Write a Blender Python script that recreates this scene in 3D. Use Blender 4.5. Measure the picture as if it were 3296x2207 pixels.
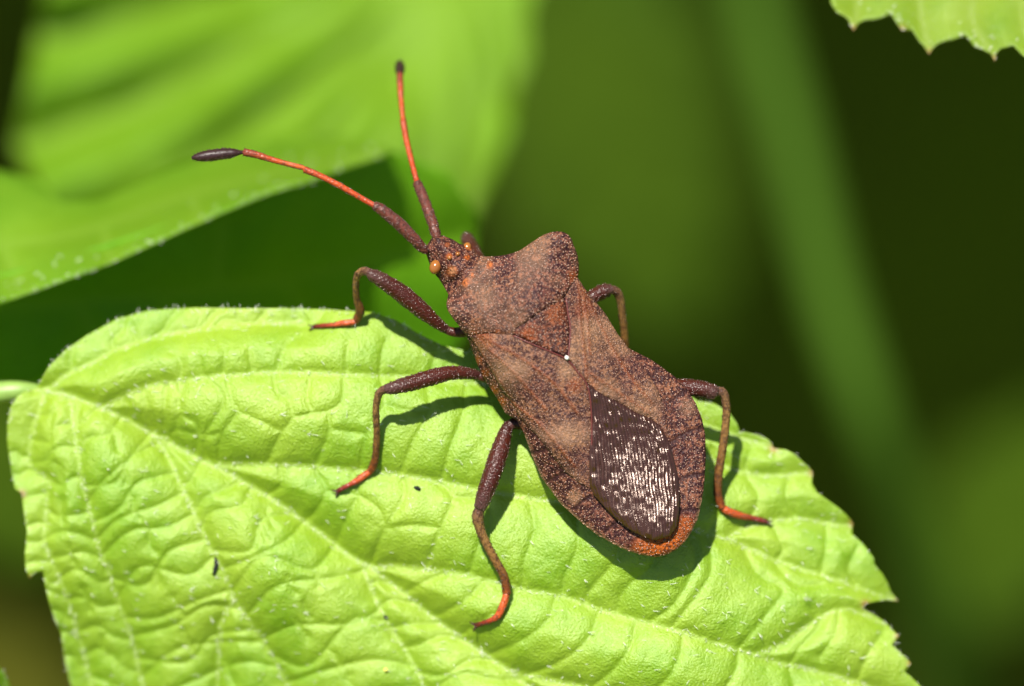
import bpy, math, random
import numpy as np
from mathutils import Vector, Matrix
from mathutils.geometry import delaunay_2d_cdt

# ------------------------------------------------------------------ clear
for o in list(bpy.data.objects):
    bpy.data.objects.remove(o)
random.seed(7)
rng = np.random.default_rng(7)
scene = bpy.context.scene
COL = scene.collection
scene.unit_settings.system = 'METRIC'
scene.unit_settings.scale_length = 0.001          # one unit is one millimetre

# ------------------------------------------------------------------ camera
DIST = 250.0                                      # lens to subject, mm
FIELD = 32.0                                      # subject width in frame, mm
PITCH = math.radians(45)
K = FIELD / 3296.0                                # mm per photo pixel in the focal plane
RIGHT = np.array([1.0, 0.0, 0.0])
UP = np.array([0.0, math.sin(PITCH), math.cos(PITCH)])
TOWARD = np.array([0.0, -math.cos(PITCH), math.sin(PITCH)])
cam_d = bpy.data.cameras.new('camera')
cam = bpy.data.objects.new('camera', cam_d)
COL.objects.link(cam)
cam.location = Vector(TOWARD * DIST)
cam.rotation_euler = (math.pi / 2 - PITCH, 0, 0)
cam_d.sensor_width = 36.0
cam_d.lens = 36.0 * DIST / FIELD
cam_d.clip_start = 1.0
cam_d.clip_end = 60000.0
cam_d.dof.use_dof = True
cam_d.dof.focus_distance = DIST + 0.3
APERTURE = 11.0                                   # mm across
cam_d.dof.aperture_fstop = cam_d.lens * 1e-3 / APERTURE
scene.camera = cam

# ------------------------------------------------------------------ sun and sky
sd = RIGHT * -0.18 + UP * 0.56 + TOWARD * 0.82
SUN = Vector(sd / np.linalg.norm(sd))
sun_d = bpy.data.lights.new('sun', 'SUN')
sun_d.energy = 5.0
sun_d.angle = math.radians(0.5)
sun_d.color = (1.0, 0.95, 0.87)
sun = bpy.data.objects.new('sun', sun_d)
COL.objects.link(sun)
sun.location = (0, 0, 900)
sun.rotation_euler = SUN.to_track_quat('Z', 'Y').to_euler()
w_ = bpy.data.worlds.new('World')
scene.world = w_
w_.use_nodes = True
nt = w_.node_tree
nt.nodes.clear()
sky = nt.nodes.new('ShaderNodeTexSky')
sky.sky_type = 'NISHITA'
sky.sun_disc = False
sky.sun_elevation = math.asin(max(-1, min(1, SUN.z)))
sky.sun_rotation = math.atan2(SUN.x, SUN.y)
bg = nt.nodes.new('ShaderNodeBackground')
bg.inputs['Strength'].default_value = 0.05
wo = nt.nodes.new('ShaderNodeOutputWorld')
nt.links.new(sky.outputs[0], bg.inputs['Color'])
nt.links.new(bg.outputs[0], wo.inputs['Surface'])

# ------------------------------------------------------------------ exposure
scene.render.engine = 'CYCLES'
scene.view_settings.view_transform = 'Standard'
scene.view_settings.look = 'None'
scene.view_settings.exposure = 1.18
scene.view_settings.gamma = 1.0
scene.view_settings.use_curve_mapping = False
scene.cycles.use_denoising = True
scene.cycles.max_bounces = 8
scene.cycles.sample_clamp_indirect = 6.0


# ------------------------------------------------------------------ helpers
def to_world(x, y, h):
    """photo position (x, y) at height h (mm towards the lens from the focal plane) -> world mm"""
    x = np.asarray(x, float); y = np.asarray(y, float); h = np.asarray(h, float)
    f = (DIST - h) / DIST
    a = (x - 1648.0) * K * f
    b = (1103.5 - y) * K * f
    return a[..., None] * RIGHT + b[..., None] * UP + h[..., None] * TOWARD


def new_mesh(name, verts, tris, mat, parent=None, attrs=None, origin=None, smooth=True):
    """one mesh object from world-space vertices; stored relative to its parent thing"""
    base = np.zeros(3)
    p = parent
    while p is not None:
        base = base + np.array(p.location)
        p = p.parent
    loc = np.zeros(3)
    if parent is None and origin is not None:
        loc = np.array(origin, float)
    verts = np.asarray(verts, float) - base - loc
    tris = np.asarray(tris, np.int32)
    me = bpy.data.meshes.new(name)
    nv, nf, k = len(verts), len(tris), tris.shape[1]
    me.vertices.add(nv)
    me.vertices.foreach_set('co', verts.astype(np.float32).ravel())
    me.loops.add(nf * k)
    me.loops.foreach_set('vertex_index', tris.ravel())
    me.polygons.add(nf)
    me.polygons.foreach_set('loop_start', np.arange(0, nf * k, k, dtype=np.int32))
    me.polygons.foreach_set('loop_total', np.full(nf, k, np.int32))
    me.update(calc_edges=True)
    me.polygons.foreach_set('use_smooth', np.full(nf, smooth, bool))
    for an, av in (attrs or {}).items():
        at = me.attributes.new(an, 'FLOAT', 'POINT')
        at.data.foreach_set('value', np.asarray(av, np.float32))
    me.validate()
    me.materials.append(mat)
    o = bpy.data.objects.new(name, me)
    COL.objects.link(o)
    o.location = Vector(loc)
    if parent is not None:
        o.parent = parent
    return o


def thing(name, label, cat, loc, group=None):
    o = bpy.data.objects.new(name, None)
    COL.objects.link(o)
    o.location = Vector(loc)
    o.empty_display_size = 1.0
    o['label'] = label; o['category'] = cat
    if group: o['group'] = group
    return o


def tag(o, label, cat, group=None):
    o['label'] = label; o['category'] = cat
    if group: o['group'] = group
    return o


def spline(pts, n, closed=False):
    """Catmull-Rom through pts (any dimension), n samples evenly by arc length"""
    p = np.asarray(pts, float)
    m = len(p)
    if closed:
        q = np.vstack([p[-1], p, p[0], p[1]]); segs = m
    else:
        q = np.vstack([2 * p[0] - p[1], p, 2 * p[-1] - p[-2]]); segs = m - 1
    out = []
    t = np.linspace(0, 1, 24, endpoint=False)[:, None]
    for i in range(segs):
        a, b, c, d = q[i:i + 4]
        out.append(0.5 * (2 * b + (c - a) * t + (2 * a - 5 * b + 4 * c - d) * t ** 2 + (3 * b - a - 3 * c + d) * t ** 3))
    out = np.vstack(out + [q[1] if closed else p[-1:]])
    s = np.r_[0, np.cumsum(np.linalg.norm(np.diff(out, axis=0), axis=1))]
    u = np.linspace(0, s[-1], n, endpoint=not closed)
    return np.stack([np.interp(u, s, out[:, k]) for k in range(p.shape[1])], 1)


def path_len(p):
    p = np.asarray(p, float)
    return np.linalg.norm(np.diff(p[:, :2], axis=0), axis=1).sum()


def curve(pts, step=10.0):
    return spline(pts, max(4, int(path_len(pts) / step)))


def seg_dist(P, line):
    """distance of points to a polyline, chunked"""
    P = np.asarray(P, float); line = np.asarray(line, float)
    a = line[:-1]; d = line[1:] - a
    L = (d ** 2).sum(1) + 1e-9
    best = np.full(len(P), 1e9)
    for i in range(len(a)):
        v = P - a[i]
        t = np.clip((v @ d[i]) / L[i], 0, 1)
        e = v - t[:, None] * d[i]
        best = np.minimum(best, (e ** 2).sum(1))
    return np.sqrt(best)


def near_dist(P, line, reach):
    """like seg_dist but only inside the line's bounding box grown by reach"""
    lo = line.min(0) - reach; hi = line.max(0) + reach
    m = ((P > lo) & (P < hi)).all(1)
    out = np.full(len(P), 1e9)
    if m.any():
        out[m] = seg_dist(P[m], line)
    return out


def inside(P, poly):
    x, y = P[:, 0], P[:, 1]
    r = np.zeros(len(P), bool)
    n = len(poly)
    for i in range(n):
        x1, y1 = poly[i]; x2, y2 = poly[(i + 1) % n]
        if y1 == y2: continue
        c = ((y1 > y) != (y2 > y)) & (x < (x2 - x1) * (y - y1) / (y2 - y1) + x1)
        r ^= c
    return r


class Relief:
    """smooth height field through scattered (x, y, h) points (multiquadric)"""
    def __init__(self, pts, c=90.0):
        p = np.array(pts, float)
        self.p = p[:, :2]; self.c = c
        A = self.phi(self.p)
        n = len(p)
        Q = np.c_[np.ones(n), self.p / 1000.0]
        M = np.block([[A, Q], [Q.T, np.zeros((3, 3))]])
        self.w = np.linalg.solve(M, np.r_[p[:, 2], 0, 0, 0])

    def phi(self, P):
        d2 = ((P[:, None, :] - self.p[None]) ** 2).sum(2)
        return -np.sqrt(d2 + self.c ** 2) / 1000.0

    def __call__(self, P):
        P = np.atleast_2d(np.asarray(P, float))[:, :2]
        out = np.empty(len(P))
        for i in range(0, len(P), 20000):
            q = P[i:i + 20000]
            out[i:i + 20000] = np.c_[self.phi(q), np.ones(len(q)), q / 1000.0] @ self.w
        return out


def vnoise(P, scale, seed=0):
    """cheap smooth value noise in 2D"""
    q = np.asarray(P, float)[:, :2] / scale
    i = np.floor(q).astype(np.int64); f = q - i
    f = f * f * (3 - 2 * f)
    def hsh(a, b):
        h = (a * 374761393 + b * 668265263 + seed * 974711) & 0xffffffff
        h = ((h ^ (h >> 13)) * 1274126177) & 0xffffffff
        return ((h ^ (h >> 16)) & 0xffff) / 65535.0
    a = hsh(i[:, 0], i[:, 1]); b = hsh(i[:, 0] + 1, i[:, 1]); c = hsh(i[:, 0], i[:, 1] + 1); d = hsh(i[:, 0] + 1, i[:, 1] + 1)
    return (a * (1 - f[:, 0]) + b * f[:, 0]) * (1 - f[:, 1]) + (c * (1 - f[:, 0]) + d * f[:, 0]) * f[:, 1]


def triangulate(poly, spacing, edge_step=None):
    """points and triangles filling a photo-space outline"""
    edge_step = edge_step or spacing
    ring = []
    poly = np.asarray(poly, float)
    n = len(poly)
    for i in range(n):
        a, b = poly[i], poly[(i + 1) % n]
        m = max(1, int(round(np.linalg.norm(b - a) / edge_step)))
        for j in range(m):
            ring.append(a + (b - a) * j / m)
    ring = np.array(ring)
    lo, hi = ring.min(0), ring.max(0)
    ys = np.arange(lo[1], hi[1], spacing * 0.87)
    xs = np.arange(lo[0], hi[0], spacing)
    gx, gy = np.meshgrid(xs, ys)
    gx = gx + (np.arange(len(ys)) % 2)[:, None] * spacing * 0.5
    G = np.c_[gx.ravel(), gy.ravel()] + rng.uniform(-0.12, 0.12, (gx.size, 2)) * spacing
    G = G[inside(G, ring)]
    G = G[seg_dist(G, np.vstack([ring, ring[:1]])) > spacing * 0.55]
    pts = np.vstack([ring, G])
    nb = len(ring)
    vv = [Vector((p[0], -p[1])) for p in pts]
    ed = [(i, (i + 1) % nb) for i in range(nb)]
    out = delaunay_2d_cdt(vv, ed, [], 1, 1e-4, False)
    ov = np.array([(v.x, -v.y) for v in out[0]])
    tr = np.array([f for f in out[2] if len(f) == 3], np.int32)
    cen = ov[tr].mean(1)
    tr = tr[inside(cen, ring)]
    a, b, c = ov[tr[:, 0]], ov[tr[:, 1]], ov[tr[:, 2]]
    ar = (b[:, 0] - a[:, 0]) * (c[:, 1] - a[:, 1]) - (b[:, 1] - a[:, 1]) * (c[:, 0] - a[:, 0])
    fl = ar > 0                                   # photo y runs down
    tr[fl] = tr[fl][:, ::-1]
    return ov, tr, ring


def plate(name, poly, top, thick, spacing, mat, parent=None, attrs=None, edge_step=None, origin=None):
    """closed slab over an outline: top(P) heights, thick(P) depth below"""
    P, T, ring = triangulate(poly, spacing, edge_step)
    h = top(P)
    th = thick(P) if callable(thick) else np.full(len(P), thick)
    n = len(P)
    V = np.vstack([to_world(P[:, 0], P[:, 1], h), to_world(P[:, 0], P[:, 1], h - th)])
    E = np.vstack([T[:, [0, 1]], T[:, [1, 2]], T[:, [2, 0]]]).astype(np.int64)
    key = np.sort(E, 1)
    code = key[:, 0] * n + key[:, 1]
    u, inv, cnt = np.unique(code, return_inverse=True, return_counts=True)
    B = E[cnt[inv] == 1]
    rim = np.vstack([np.c_[B[:, 1], B[:, 0], B[:, 0] + n], np.c_[B[:, 1], B[:, 0] + n, B[:, 1] + n]])
    F = np.vstack([T, T[:, ::-1] + n, rim])
    at = {}
    for k, f in (attrs or {}).items():
        v = f(P)
        at[k] = np.r_[v, v]
    return new_mesh(name, V, F, mat, parent, at, origin)


def tube_mesh(pts, radii_px, sides=14, sub=6, cap=True):
    """pts: (x, y, h) photo points; radii in photo px -> world verts, tris, along"""
    pts = np.asarray(pts, float)
    c4 = np.c_[pts, np.asarray(radii_px, float)]
    n = max(8, (len(pts) - 1) * sub)
    # even in parameter is fine: resample in scaled space
    s = c4.copy(); s[:, 2] /= K
    s = spline(s, n)
    W = to_world(s[:, 0], s[:, 1], s[:, 2] * K)
    R = np.maximum(s[:, 3], 0.3) * K
    T = np.gradient(W, axis=0)
    T /= np.linalg.norm(T, axis=1)[:, None] + 1e-12
    ref = TOWARD if abs(T[0] @ TOWARD) < 0.9 else RIGHT
    N = np.cross(T[0], ref); N /= np.linalg.norm(N)
    rings, along = [], []
    ang = np.linspace(0, 2 * math.pi, sides, endpoint=False)
    for i in range(n):
        N = N - T[i] * (N @ T[i]); N /= np.linalg.norm(N) + 1e-12
        B = np.cross(T[i], N)
        rings.append(W[i] + R[i] * (np.cos(ang)[:, None] * N + np.sin(ang)[:, None] * B))
        along += [i / (n - 1)] * sides
    V = np.vstack(rings)
    F = []
    for i in range(n - 1):
        for j in range(sides):
            a = i * sides + j; b = i * sides + (j + 1) % sides
            F += [(a, b, b + sides), (a, b + sides, a + sides)]
    if cap:
        a0, a1 = len(V), len(V) + 1
        V = np.vstack([V, W[0] - T[0] * R[0] * 0.5, W[-1] + T[-1] * R[-1] * 0.5])
        along += [0, 1]
        for j in range(sides):
            F.append((a0, (j + 1) % sides, j))
            F.append((a1, (n - 1) * sides + j, (n - 1) * sides + (j + 1) % sides))
    return V, np.array(F), np.array(along), (W, R, T)


_t = (1 + 5 ** 0.5) / 2
ICO_V = np.array([(-1, _t, 0), (1, _t, 0), (-1, -_t, 0), (1, -_t, 0), (0, -1, _t), (0, 1, _t), (0, -1, -_t), (0, 1, -_t), (_t, 0, -1), (_t, 0, 1), (-_t, 0, -1), (-_t, 0, 1)]) / math.sqrt(1 + _t * _t)
ICO_F = np.array([(0, 11, 5), (0, 5, 1), (0, 1, 7), (0, 7, 10), (0, 10, 11), (1, 5, 9), (5, 11, 4), (11, 10, 2), (10, 7, 6), (7, 1, 8), (3, 9, 4), (3, 4, 2), (3, 2, 6), (3, 6, 8), (3, 8, 9), (4, 9, 5), (2, 4, 11), (6, 2, 10), (8, 6, 7), (9, 8, 1)])


def beads(centres, radii):
    """many little spheres as one vertex / triangle pair"""
    n = len(centres)
    V = (centres[:, None, :] + ICO_V[None] * np.asarray(radii)[:, None, None]).reshape(-1, 3)
    F = (ICO_F[None] + (np.arange(n) * 12)[:, None, None]).reshape(-1, 3)
    return V, F


def hairs(base, direction, length, radius, bend=0.0):
    """many tapered bristles: world base points, unit directions, mm"""
    n = len(base)
    d = direction / (np.linalg.norm(direction, axis=1)[:, None] + 1e-9)
    ref = np.where(np.abs(d @ TOWARD)[:, None] < 0.9, TOWARD[None], RIGHT[None])
    a = np.cross(d, ref); a /= np.linalg.norm(a, axis=1)[:, None] + 1e-9
    b = np.cross(d, a)
    L = np.asarray(length)[:, None]; R = np.asarray(radius)[:, None]
    mid = base + d * L * 0.55 + TOWARD[None] * L * bend * 0.2
    tip = base + d * L - TOWARD[None] * L * bend * 0.3
    parts = []
    for c, r in ((base, R), (mid, R * 0.75)):
        for q in range(3):
            th = q * 2 * math.pi / 3
            parts.append(c + r * (math.cos(th) * a + math.sin(th) * b))
    parts.append(tip)
    V = np.stack(parts, 1).reshape(-1, 3)
    f = []
    for q in range(3):
        r = (q + 1) % 3
        f += [(q, r, r + 3), (q, r + 3, q + 3), (q + 3, r + 3, 6)]
    F = (np.array(f)[None] + (np.arange(n) * 7)[:, None, None]).reshape(-1, 3)
    return V, F


# ------------------------------------------------------------------ materials
def mat_new(name):
    m = bpy.data.materials.new(name)
    m.use_nodes = True
    m.node_tree.nodes.clear()
    return m, m.node_tree


def nd(t, kind, **kw):
    n = t.nodes.new('ShaderNode' + kind)
    for k, v in kw.items():
        if hasattr(n, k) and k not in n.inputs:
            setattr(n, k, v)
        else:
            n.inputs[k].default_value = v
    return n


def mixc(t, fac, a, b, blend='MIX'):
    n = t.nodes.new('ShaderNodeMix')
    n.data_type = 'RGBA'; n.blend_type = blend
    for sock, v in ((n.inputs[0], fac), (n.inputs[6], a), (n.inputs[7], b)):
        if hasattr(v, 'is_output'): t.links.new(v, sock)
        elif isinstance(v, (int, float)): sock.default_value = v
        else: sock.default_value = (*v, 1)
    return n.outputs[2]


def mth(t, op, a, b=0.0, c=0.0):
    n = t.nodes.new('ShaderNodeMath'); n.operation = op
    for i, v in enumerate((a, b, c)):
        if hasattr(v, 'is_output'): t.links.new(v, n.inputs[i])
        else: n.inputs[i].default_value = v
    return n.outputs[0]


def ramp(t, src, stops):
    n = t.nodes.new('ShaderNodeValToRGB')
    e = n.color_ramp.elements
    while len(e) < len(stops): e.new(0.5)
    for k, (p, c) in zip(e, stops):
        k.position = p
        k.color = (c, c, c, 1) if isinstance(c, (int, float)) else (*c, 1)
    t.links.new(src, n.inputs[0])
    return n.outputs[0]


def noise(t, vec, scale, detail=3.0, rough=0.5):
    n = nd(t, 'TexNoise', Scale=scale, Detail=detail, Roughness=rough)
    t.links.new(vec, n.inputs['Vector'])
    return n.outputs['Fac']


def attr(t, name):
    n = t.nodes.new('ShaderNodeAttribute'); n.attribute_name = name
    return n.outputs['Fac']


def finish(t, shader):
    o = t.nodes.new('ShaderNodeOutputMaterial')
    t.links.new(shader, o.inputs['Surface'])


def bump(t, h, strength, dist, normal=None):
    n = nd(t, 'Bump', Strength=strength, Distance=dist)
    t.links.new(h, n.inputs['Height'])
    if normal: t.links.new(normal, n.inputs['Normal'])
    return n.outputs[0]


def principled(t, color, rough, spec=0.5, normal=None, **kw):
    n = nd(t, 'BsdfPrincipled')
    for sock, v in (('Base Color', color), ('Roughness', rough), ('Specular IOR Level', spec), *kw.items()):
        s = n.inputs[sock]
        if hasattr(v, 'is_output'): t.links.new(v, s)
        elif isinstance(v, tuple) and len(v) == 3: s.default_value = (*v, 1)
        else: s.default_value = v
    if normal: t.links.new(normal, n.inputs['Normal'])
    return n.outputs[0]


def leaf_material(name, green, pale, vein, grain=3.2, trans=0.27, rough=0.36, spec=0.5, fine=0.75):
    """fresh blade: mottled green, paler veins, waxy cell grain, light passing through"""
    m, t = mat_new(name)
    co = nd(t, 'TexCoord').outputs['Object']
    big = noise(t, co, 0.35, 2.0)
    cells = noise(t, co, grain, 4.0, 0.6)
    c = mixc(t, ramp(t, big, [(0.35, 0.0), (0.7, 1.0)]), green, pale)
    c = mixc(t, ramp(t, cells, [(0.35, 0.0), (0.75, 0.45)]), c, tuple(min(1, 1.15 * v + 0.01) for v in pale))
    v = attr(t, 'vein')
    c = mixc(t, mth(t, 'MULTIPLY', attr(t, 'yellow'), 0.55), c, (green[0] * 1.45, green[1] * 1.12, green[2] * 0.6))
    c = mixc(t, v, c, vein)
    c = mixc(t, attr(t, 'tip'), c, (0.30, 0.10, 0.05))
    vo = nd(t, 'TexVoronoi', Scale=grain * 4.4)
    t.links.new(co, vo.inputs['Vector'])
    h1 = noise(t, co, grain * 2.9, 4.0, 0.7)
    b1 = bump(t, vo.outputs['Distance'], fine * 0.55, 0.05)
    b2 = bump(t, h1, fine, 0.06, b1)
    rr = ramp(t, h1, [(0.3, rough - 0.08), (0.7, rough + 0.16)])
    p = principled(t, c, rr, spec, b2)
    tr = nd(t, 'BsdfTranslucent')
    tc = mixc(t, 0.35, c, (0.55, 0.75, 0.03), 'MIX')
    t.links.new(tc, tr.inputs['Color'])
    ms = nd(t, 'MixShader', Fac=trans)
    t.links.new(p, ms.inputs[1]); t.links.new(tr.outputs[0], ms.inputs[2])
    finish(t, ms.outputs[0])
    return m


def shell_material(name, base, dark, warm, rough=0.42, spots=1.0, scale=1.0):
    """brown insect cuticle: mottled, punctured, darker sutures, warm patches"""
    m, t = mat_new(name)
    co = nd(t, 'TexCoord').outputs['Object']
    n1 = noise(t, co, 1.1 * scale, 3.0)
    n2 = noise(t, co, 5.5 * scale, 4.0, 0.65)
    n3 = noise(t, co, 11.0 * scale, 2.0, 0.6)
    c = mixc(t, ramp(t, n1, [(0.36, 0.0), (0.66, 0.75)]), base, warm)
    c = mixc(t, ramp(t, n2, [(0.40, 0.0), (0.56, 0.9 * spots)]), c, dark)
    c = mixc(t, ramp(t, n3, [(0.44, 0.0), (0.58, 0.8 * spots)]), c, dark)
    c = mixc(t, attr(t, 'warm'), c, (0.33, 0.075, 0.010))
    c = mixc(t, attr(t, 'pale'), c, (0.34, 0.20, 0.11))
    c = mixc(t, mth(t, 'MULTIPLY', attr(t, 'warm'), ramp(t, n3, [(0.48, 0.0), (0.58, 0.85)])), c, (0.025, 0.008, 0.006))
    c = mixc(t, attr(t, 'dark'), c, (0.022, 0.008, 0.008))
    vo = nd(t, 'TexVoronoi', Scale=13.0 * scale)
    t.links.new(co, vo.inputs['Vector'])
    b = bump(t, vo.outputs['Distance'], 0.55, 0.05)
    b = bump(t, n3, 0.35, 0.04, b)
    finish(t, principled(t, c, rough + 0.1, 0.14, b))
    return m


def ramp_material(name, stops, rough=0.38, spots=0.6, scale=1.0, dark=(0.03, 0.008, 0.007)):
    """limb cuticle whose colour runs along the limb ('along' 0..1)"""
    m, t = mat_new(name)
    co = nd(t, 'TexCoord').outputs['Object']
    c = ramp(t, attr(t, 'along'), stops)
    n2 = noise(t, co, 7.0 * scale, 3.0, 0.6)
    c = mixc(t, ramp(t, n2, [(0.46, 0.0), (0.64, spots)]), c, dark)
    vo = nd(t, 'TexVoronoi', Scale=15.0 * scale)
    t.links.new(co, vo.inputs['Vector'])
    b = bump(t, vo.outputs['Distance'], 0.5, 0.04)
    finish(t, principled(t, c, rough, 0.25, b))
    return m


def plain(name, color, rough=0.4, spec=0.5, var=0.25, scale=6.0, **kw):
    m, t = mat_new(name)
    co = nd(t, 'TexCoord').outputs['Object']
    n = noise(t, co, scale, 3.0)
    c = mixc(t, n, tuple(v * (1 - var) for v in color), tuple(min(1, v * (1 + var)) for v in color))
    finish(t, principled(t, c, rough, spec, bump(t, n, 0.25, 0.05), **kw))
    return m


M_LEAF = leaf_material('leaf_fresh', (0.155, 0.310, 0.002), (0.250, 0.380, 0.020), (0.32, 0.45, 0.09), spec=0.85, rough=0.40)
M_LEAF_SOFT = leaf_material('leaf_soft', (0.10, 0.245, 0.003), (0.145, 0.295, 0.008), (0.175, 0.32, 0.02), trans=0.42, spec=0.4, rough=0.5)
M_LEAF_YELLOW = leaf_material('leaf_yellowish', (0.10, 0.20, 0.004), (0.16, 0.25, 0.012), (0.17, 0.25, 0.03))
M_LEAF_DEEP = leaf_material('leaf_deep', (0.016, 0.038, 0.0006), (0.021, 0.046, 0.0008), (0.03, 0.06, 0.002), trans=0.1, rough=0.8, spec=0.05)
M_LEAF_LUSH = leaf_material('leaf_lush', (0.11, 0.33, 0.003), (0.15, 0.38, 0.006), (0.2, 0.42, 0.02), trans=0.45, rough=0.5, spec=0.35)
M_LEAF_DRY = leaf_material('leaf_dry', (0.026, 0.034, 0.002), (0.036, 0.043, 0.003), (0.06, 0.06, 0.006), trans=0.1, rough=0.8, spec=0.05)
M_HAIR = plain('leaf_hair', (0.72, 0.74, 0.62), 0.30, 0.6, 0.05)
M_SHELL = shell_material('cuticle_brown', (0.125, 0.044, 0.030), (0.017, 0.005, 0.007), (0.175, 0.073, 0.034))
M_WING = shell_material('cuticle_wing', (0.137, 0.056, 0.036), (0.021, 0.007, 0.009), (0.205, 0.101, 0.047), spots=0.9, scale=1.2)
M_SCUT = shell_material('cuticle_scutellum', (0.130, 0.042, 0.026), (0.018, 0.006, 0.007), (0.19, 0.066, 0.028))
M_BEAD = plain('granule', (0.20, 0.105, 0.068), 0.28, 0.9, 0.35, 9.0)
M_BEAD_DARK = plain('granule_leg', (0.060, 0.017, 0.012), 0.20, 1.0, 0.35, 9.0)
M_EYE = plain('eye_orange', (0.22, 0.078, 0.016), 0.16, 0.6, 0.2, 3.0)
M_SEAM = plain('wing_seam', (0.10, 0.022, 0.018), 0.3, 0.5, 0.3)
M_FEMUR = ramp_material('femur', [(0.0, (0.020, 0.006, 0.005)), (0.2, (0.046, 0.008, 0.004)), (0.75, (0.038, 0.007, 0.004)), (1.0, (0.060, 0.030, 0.026))])
M_TIBIA = ramp_material('tibia', [(0.0, (0.075, 0.036, 0.028)), (0.2, (0.19, 0.105, 0.036)), (0.6, (0.17, 0.085, 0.024)), (0.85, (0.11, 0.036, 0.010)), (1.0, (0.22, 0.050, 0.010))], spots=0.7)
M_TARSUS = ramp_material('tarsus', [(0.0, (0.34, 0.062, 0.012)), (0.45, (0.34, 0.058, 0.016)), (0.7, (0.18, 0.020, 0.012)), (1.0, (0.045, 0.006, 0.006))], spots=0.15)
M_CLAW = plain('claw', (0.035, 0.012, 0.010), 0.25)
M_ANT1 = ramp_material('antenna_base', [(0.0, (0.10, 0.030, 0.020)), (1.0, (0.095, 0.025, 0.018))], spots=0.8)
M_ANT2 = ramp_material('antenna_red', [(0.0, (0.29, 0.036, 0.009)), (0.7, (0.32, 0.048, 0.011)), (1.0, (0.24, 0.036, 0.012))], spots=0.1)
M_ANT3 = ramp_material('antenna_orange', [(0.0, (0.35, 0.068, 0.011)), (0.6, (0.27, 0.042, 0.011)), (1.0, (0.14, 0.030, 0.017))], spots=0.12)
M_CLUB = plain('antenna_club', (0.022, 0.008, 0.009), 0.45, 0.3, 0.3)


def membrane_material():
    m, t = mat_new('wing_membrane')
    co = nd(t, 'TexCoord').outputs['Object']
    n = noise(t, co, 6.0, 3.0)
    c = mixc(t, n, (0.012, 0.0035, 0.002), (0.030, 0.009, 0.005))
    c = mixc(t, attr(t, 'ridge'), c, (0.10, 0.036, 0.018))
    h = noise(t, co, 22.0, 2.0)
    p = principled(t, c, 0.27, 0.9, bump(t, h, 0.2, 0.03), **{'Specular Tint': (1.0, 0.80, 0.70)})
    finish(t, p)
    return m


M_MEMBRANE = membrane_material()

# ------------------------------------------------------------------ ground, far below the leaves
GROUND_Z = -270.0


def ground_material():
    m, t = mat_new('mossy_soil')
    co = nd(t, 'TexCoord').outputs['Object']
    n1 = noise(t, co, 0.010, 3.0)
    n2 = noise(t, co, 0.06, 5.0, 0.6)
    c = mixc(t, ramp(t, n1, [(0.38, 0.0), (0.60, 1.0)]), (0.080, 0.100, 0.006), (0.130, 0.180, 0.007))
    c = mixc(t, ramp(t, n2, [(0.45, 0.0), (0.7, 0.6)]), c, (0.085, 0.075, 0.009))
    finish(t, principled(t, c, 0.95, 0.0, bump(t, n2, 0.8, 6.0)))
    return m


g = 64
gx, gy = np.meshgrid(np.linspace(-1, 1, g), np.linspace(-1, 1, g))
gx = np.sign(gx) * np.abs(gx) ** 3 * 20000; gy = np.sign(gy) * np.abs(gy) ** 3 * 20000 + 300
gz = GROUND_Z + 14 * (vnoise(np.c_[gx.ravel(), gy.ravel()], 90, 3) - 0.5)
gi = np.arange(g * g).reshape(g, g)
gq = np.c_[gi[:-1, :-1].ravel(), gi[:-1, 1:].ravel(), gi[1:, 1:].ravel(), gi[1:, :-1].ravel()]
ground = new_mesh('ground', np.c_[gx.ravel(), gy.ravel(), gz], gq, ground_material())
ground['kind'] = 'structure'

# ------------------------------------------------------------------ the leaf the bug stands on
LEAF_TOP = [(118, 1248), (155, 1182), (211, 1126), (281, 1077), (380, 1034), (478, 1008), (633, 999), (788, 1002), (915, 1001), (1070, 1006), (1196, 1014), (1274, 1040), (1351, 1076), (1421, 1110), (1500, 1128), (1640, 1130), (1800, 1140), (1960, 1160), (2110, 1200), (2246, 1290)]
LEAF_TOP = [(x, y - (10 if 330 < x < 1300 else 0)) for x, y in LEAF_TOP]
LEAF_RIGHT = [(2300, 1298), (2349, 1330), (2372, 1362), (2381, 1390), (2403, 1391), (2444, 1401), (2470, 1412), (2484, 1427), (2490, 1442), (2530, 1447), (2556, 1460), (2577, 1479), (2600, 1500), (2618, 1520), (2613, 1554), (2629, 1583), (2669, 1612), (2700, 1634), (2721, 1653), (2746, 1682), (2742, 1716), (2779, 1751), (2800, 1778), (2813, 1795), (2814, 1815), (2838, 1843), (2856, 1873), (2868, 1905), (2893, 1935), (2852, 1931), (2825, 1935), (2785, 1944), (2780, 1960), (2825, 1985), (2850, 2002), (2866, 2020), (2894, 2046), (2871, 2075), (2895, 2096), (2916, 2116), (2934, 2135), (2912, 2162), (2932, 2177), (2955, 2200), (2990, 2240), (2975, 2275), (3010, 2320), (3050, 2390), (3030, 2420), (3070, 2500), (3110, 2640)]
LEAF_LOW = [(3000, 2700), (2600, 2720), (2200, 2700), (1800, 2640), (1400, 2560), (1000, 2480), (700, 2420), (440, 2360), (330, 2320)]
LEAF_LEFT = [(262, 2280), (225, 2195), (207, 2111), (197, 2040), (178, 1998), (160, 1946), (146, 1890), (139, 1838), (113, 1845), (95, 1864), (82, 1829), (80, 1782), (87, 1711), (77, 1655), (70, 1589), (48, 1572), (38, 1523), (30, 1470), (23, 1420), (24, 1360), (34, 1310), (56, 1275), (84, 1258)]
LEAF_OUT = np.array(LEAF_TOP + LEAF_RIGHT + LEAF_LOW + LEAF_LEFT, float)

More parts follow.
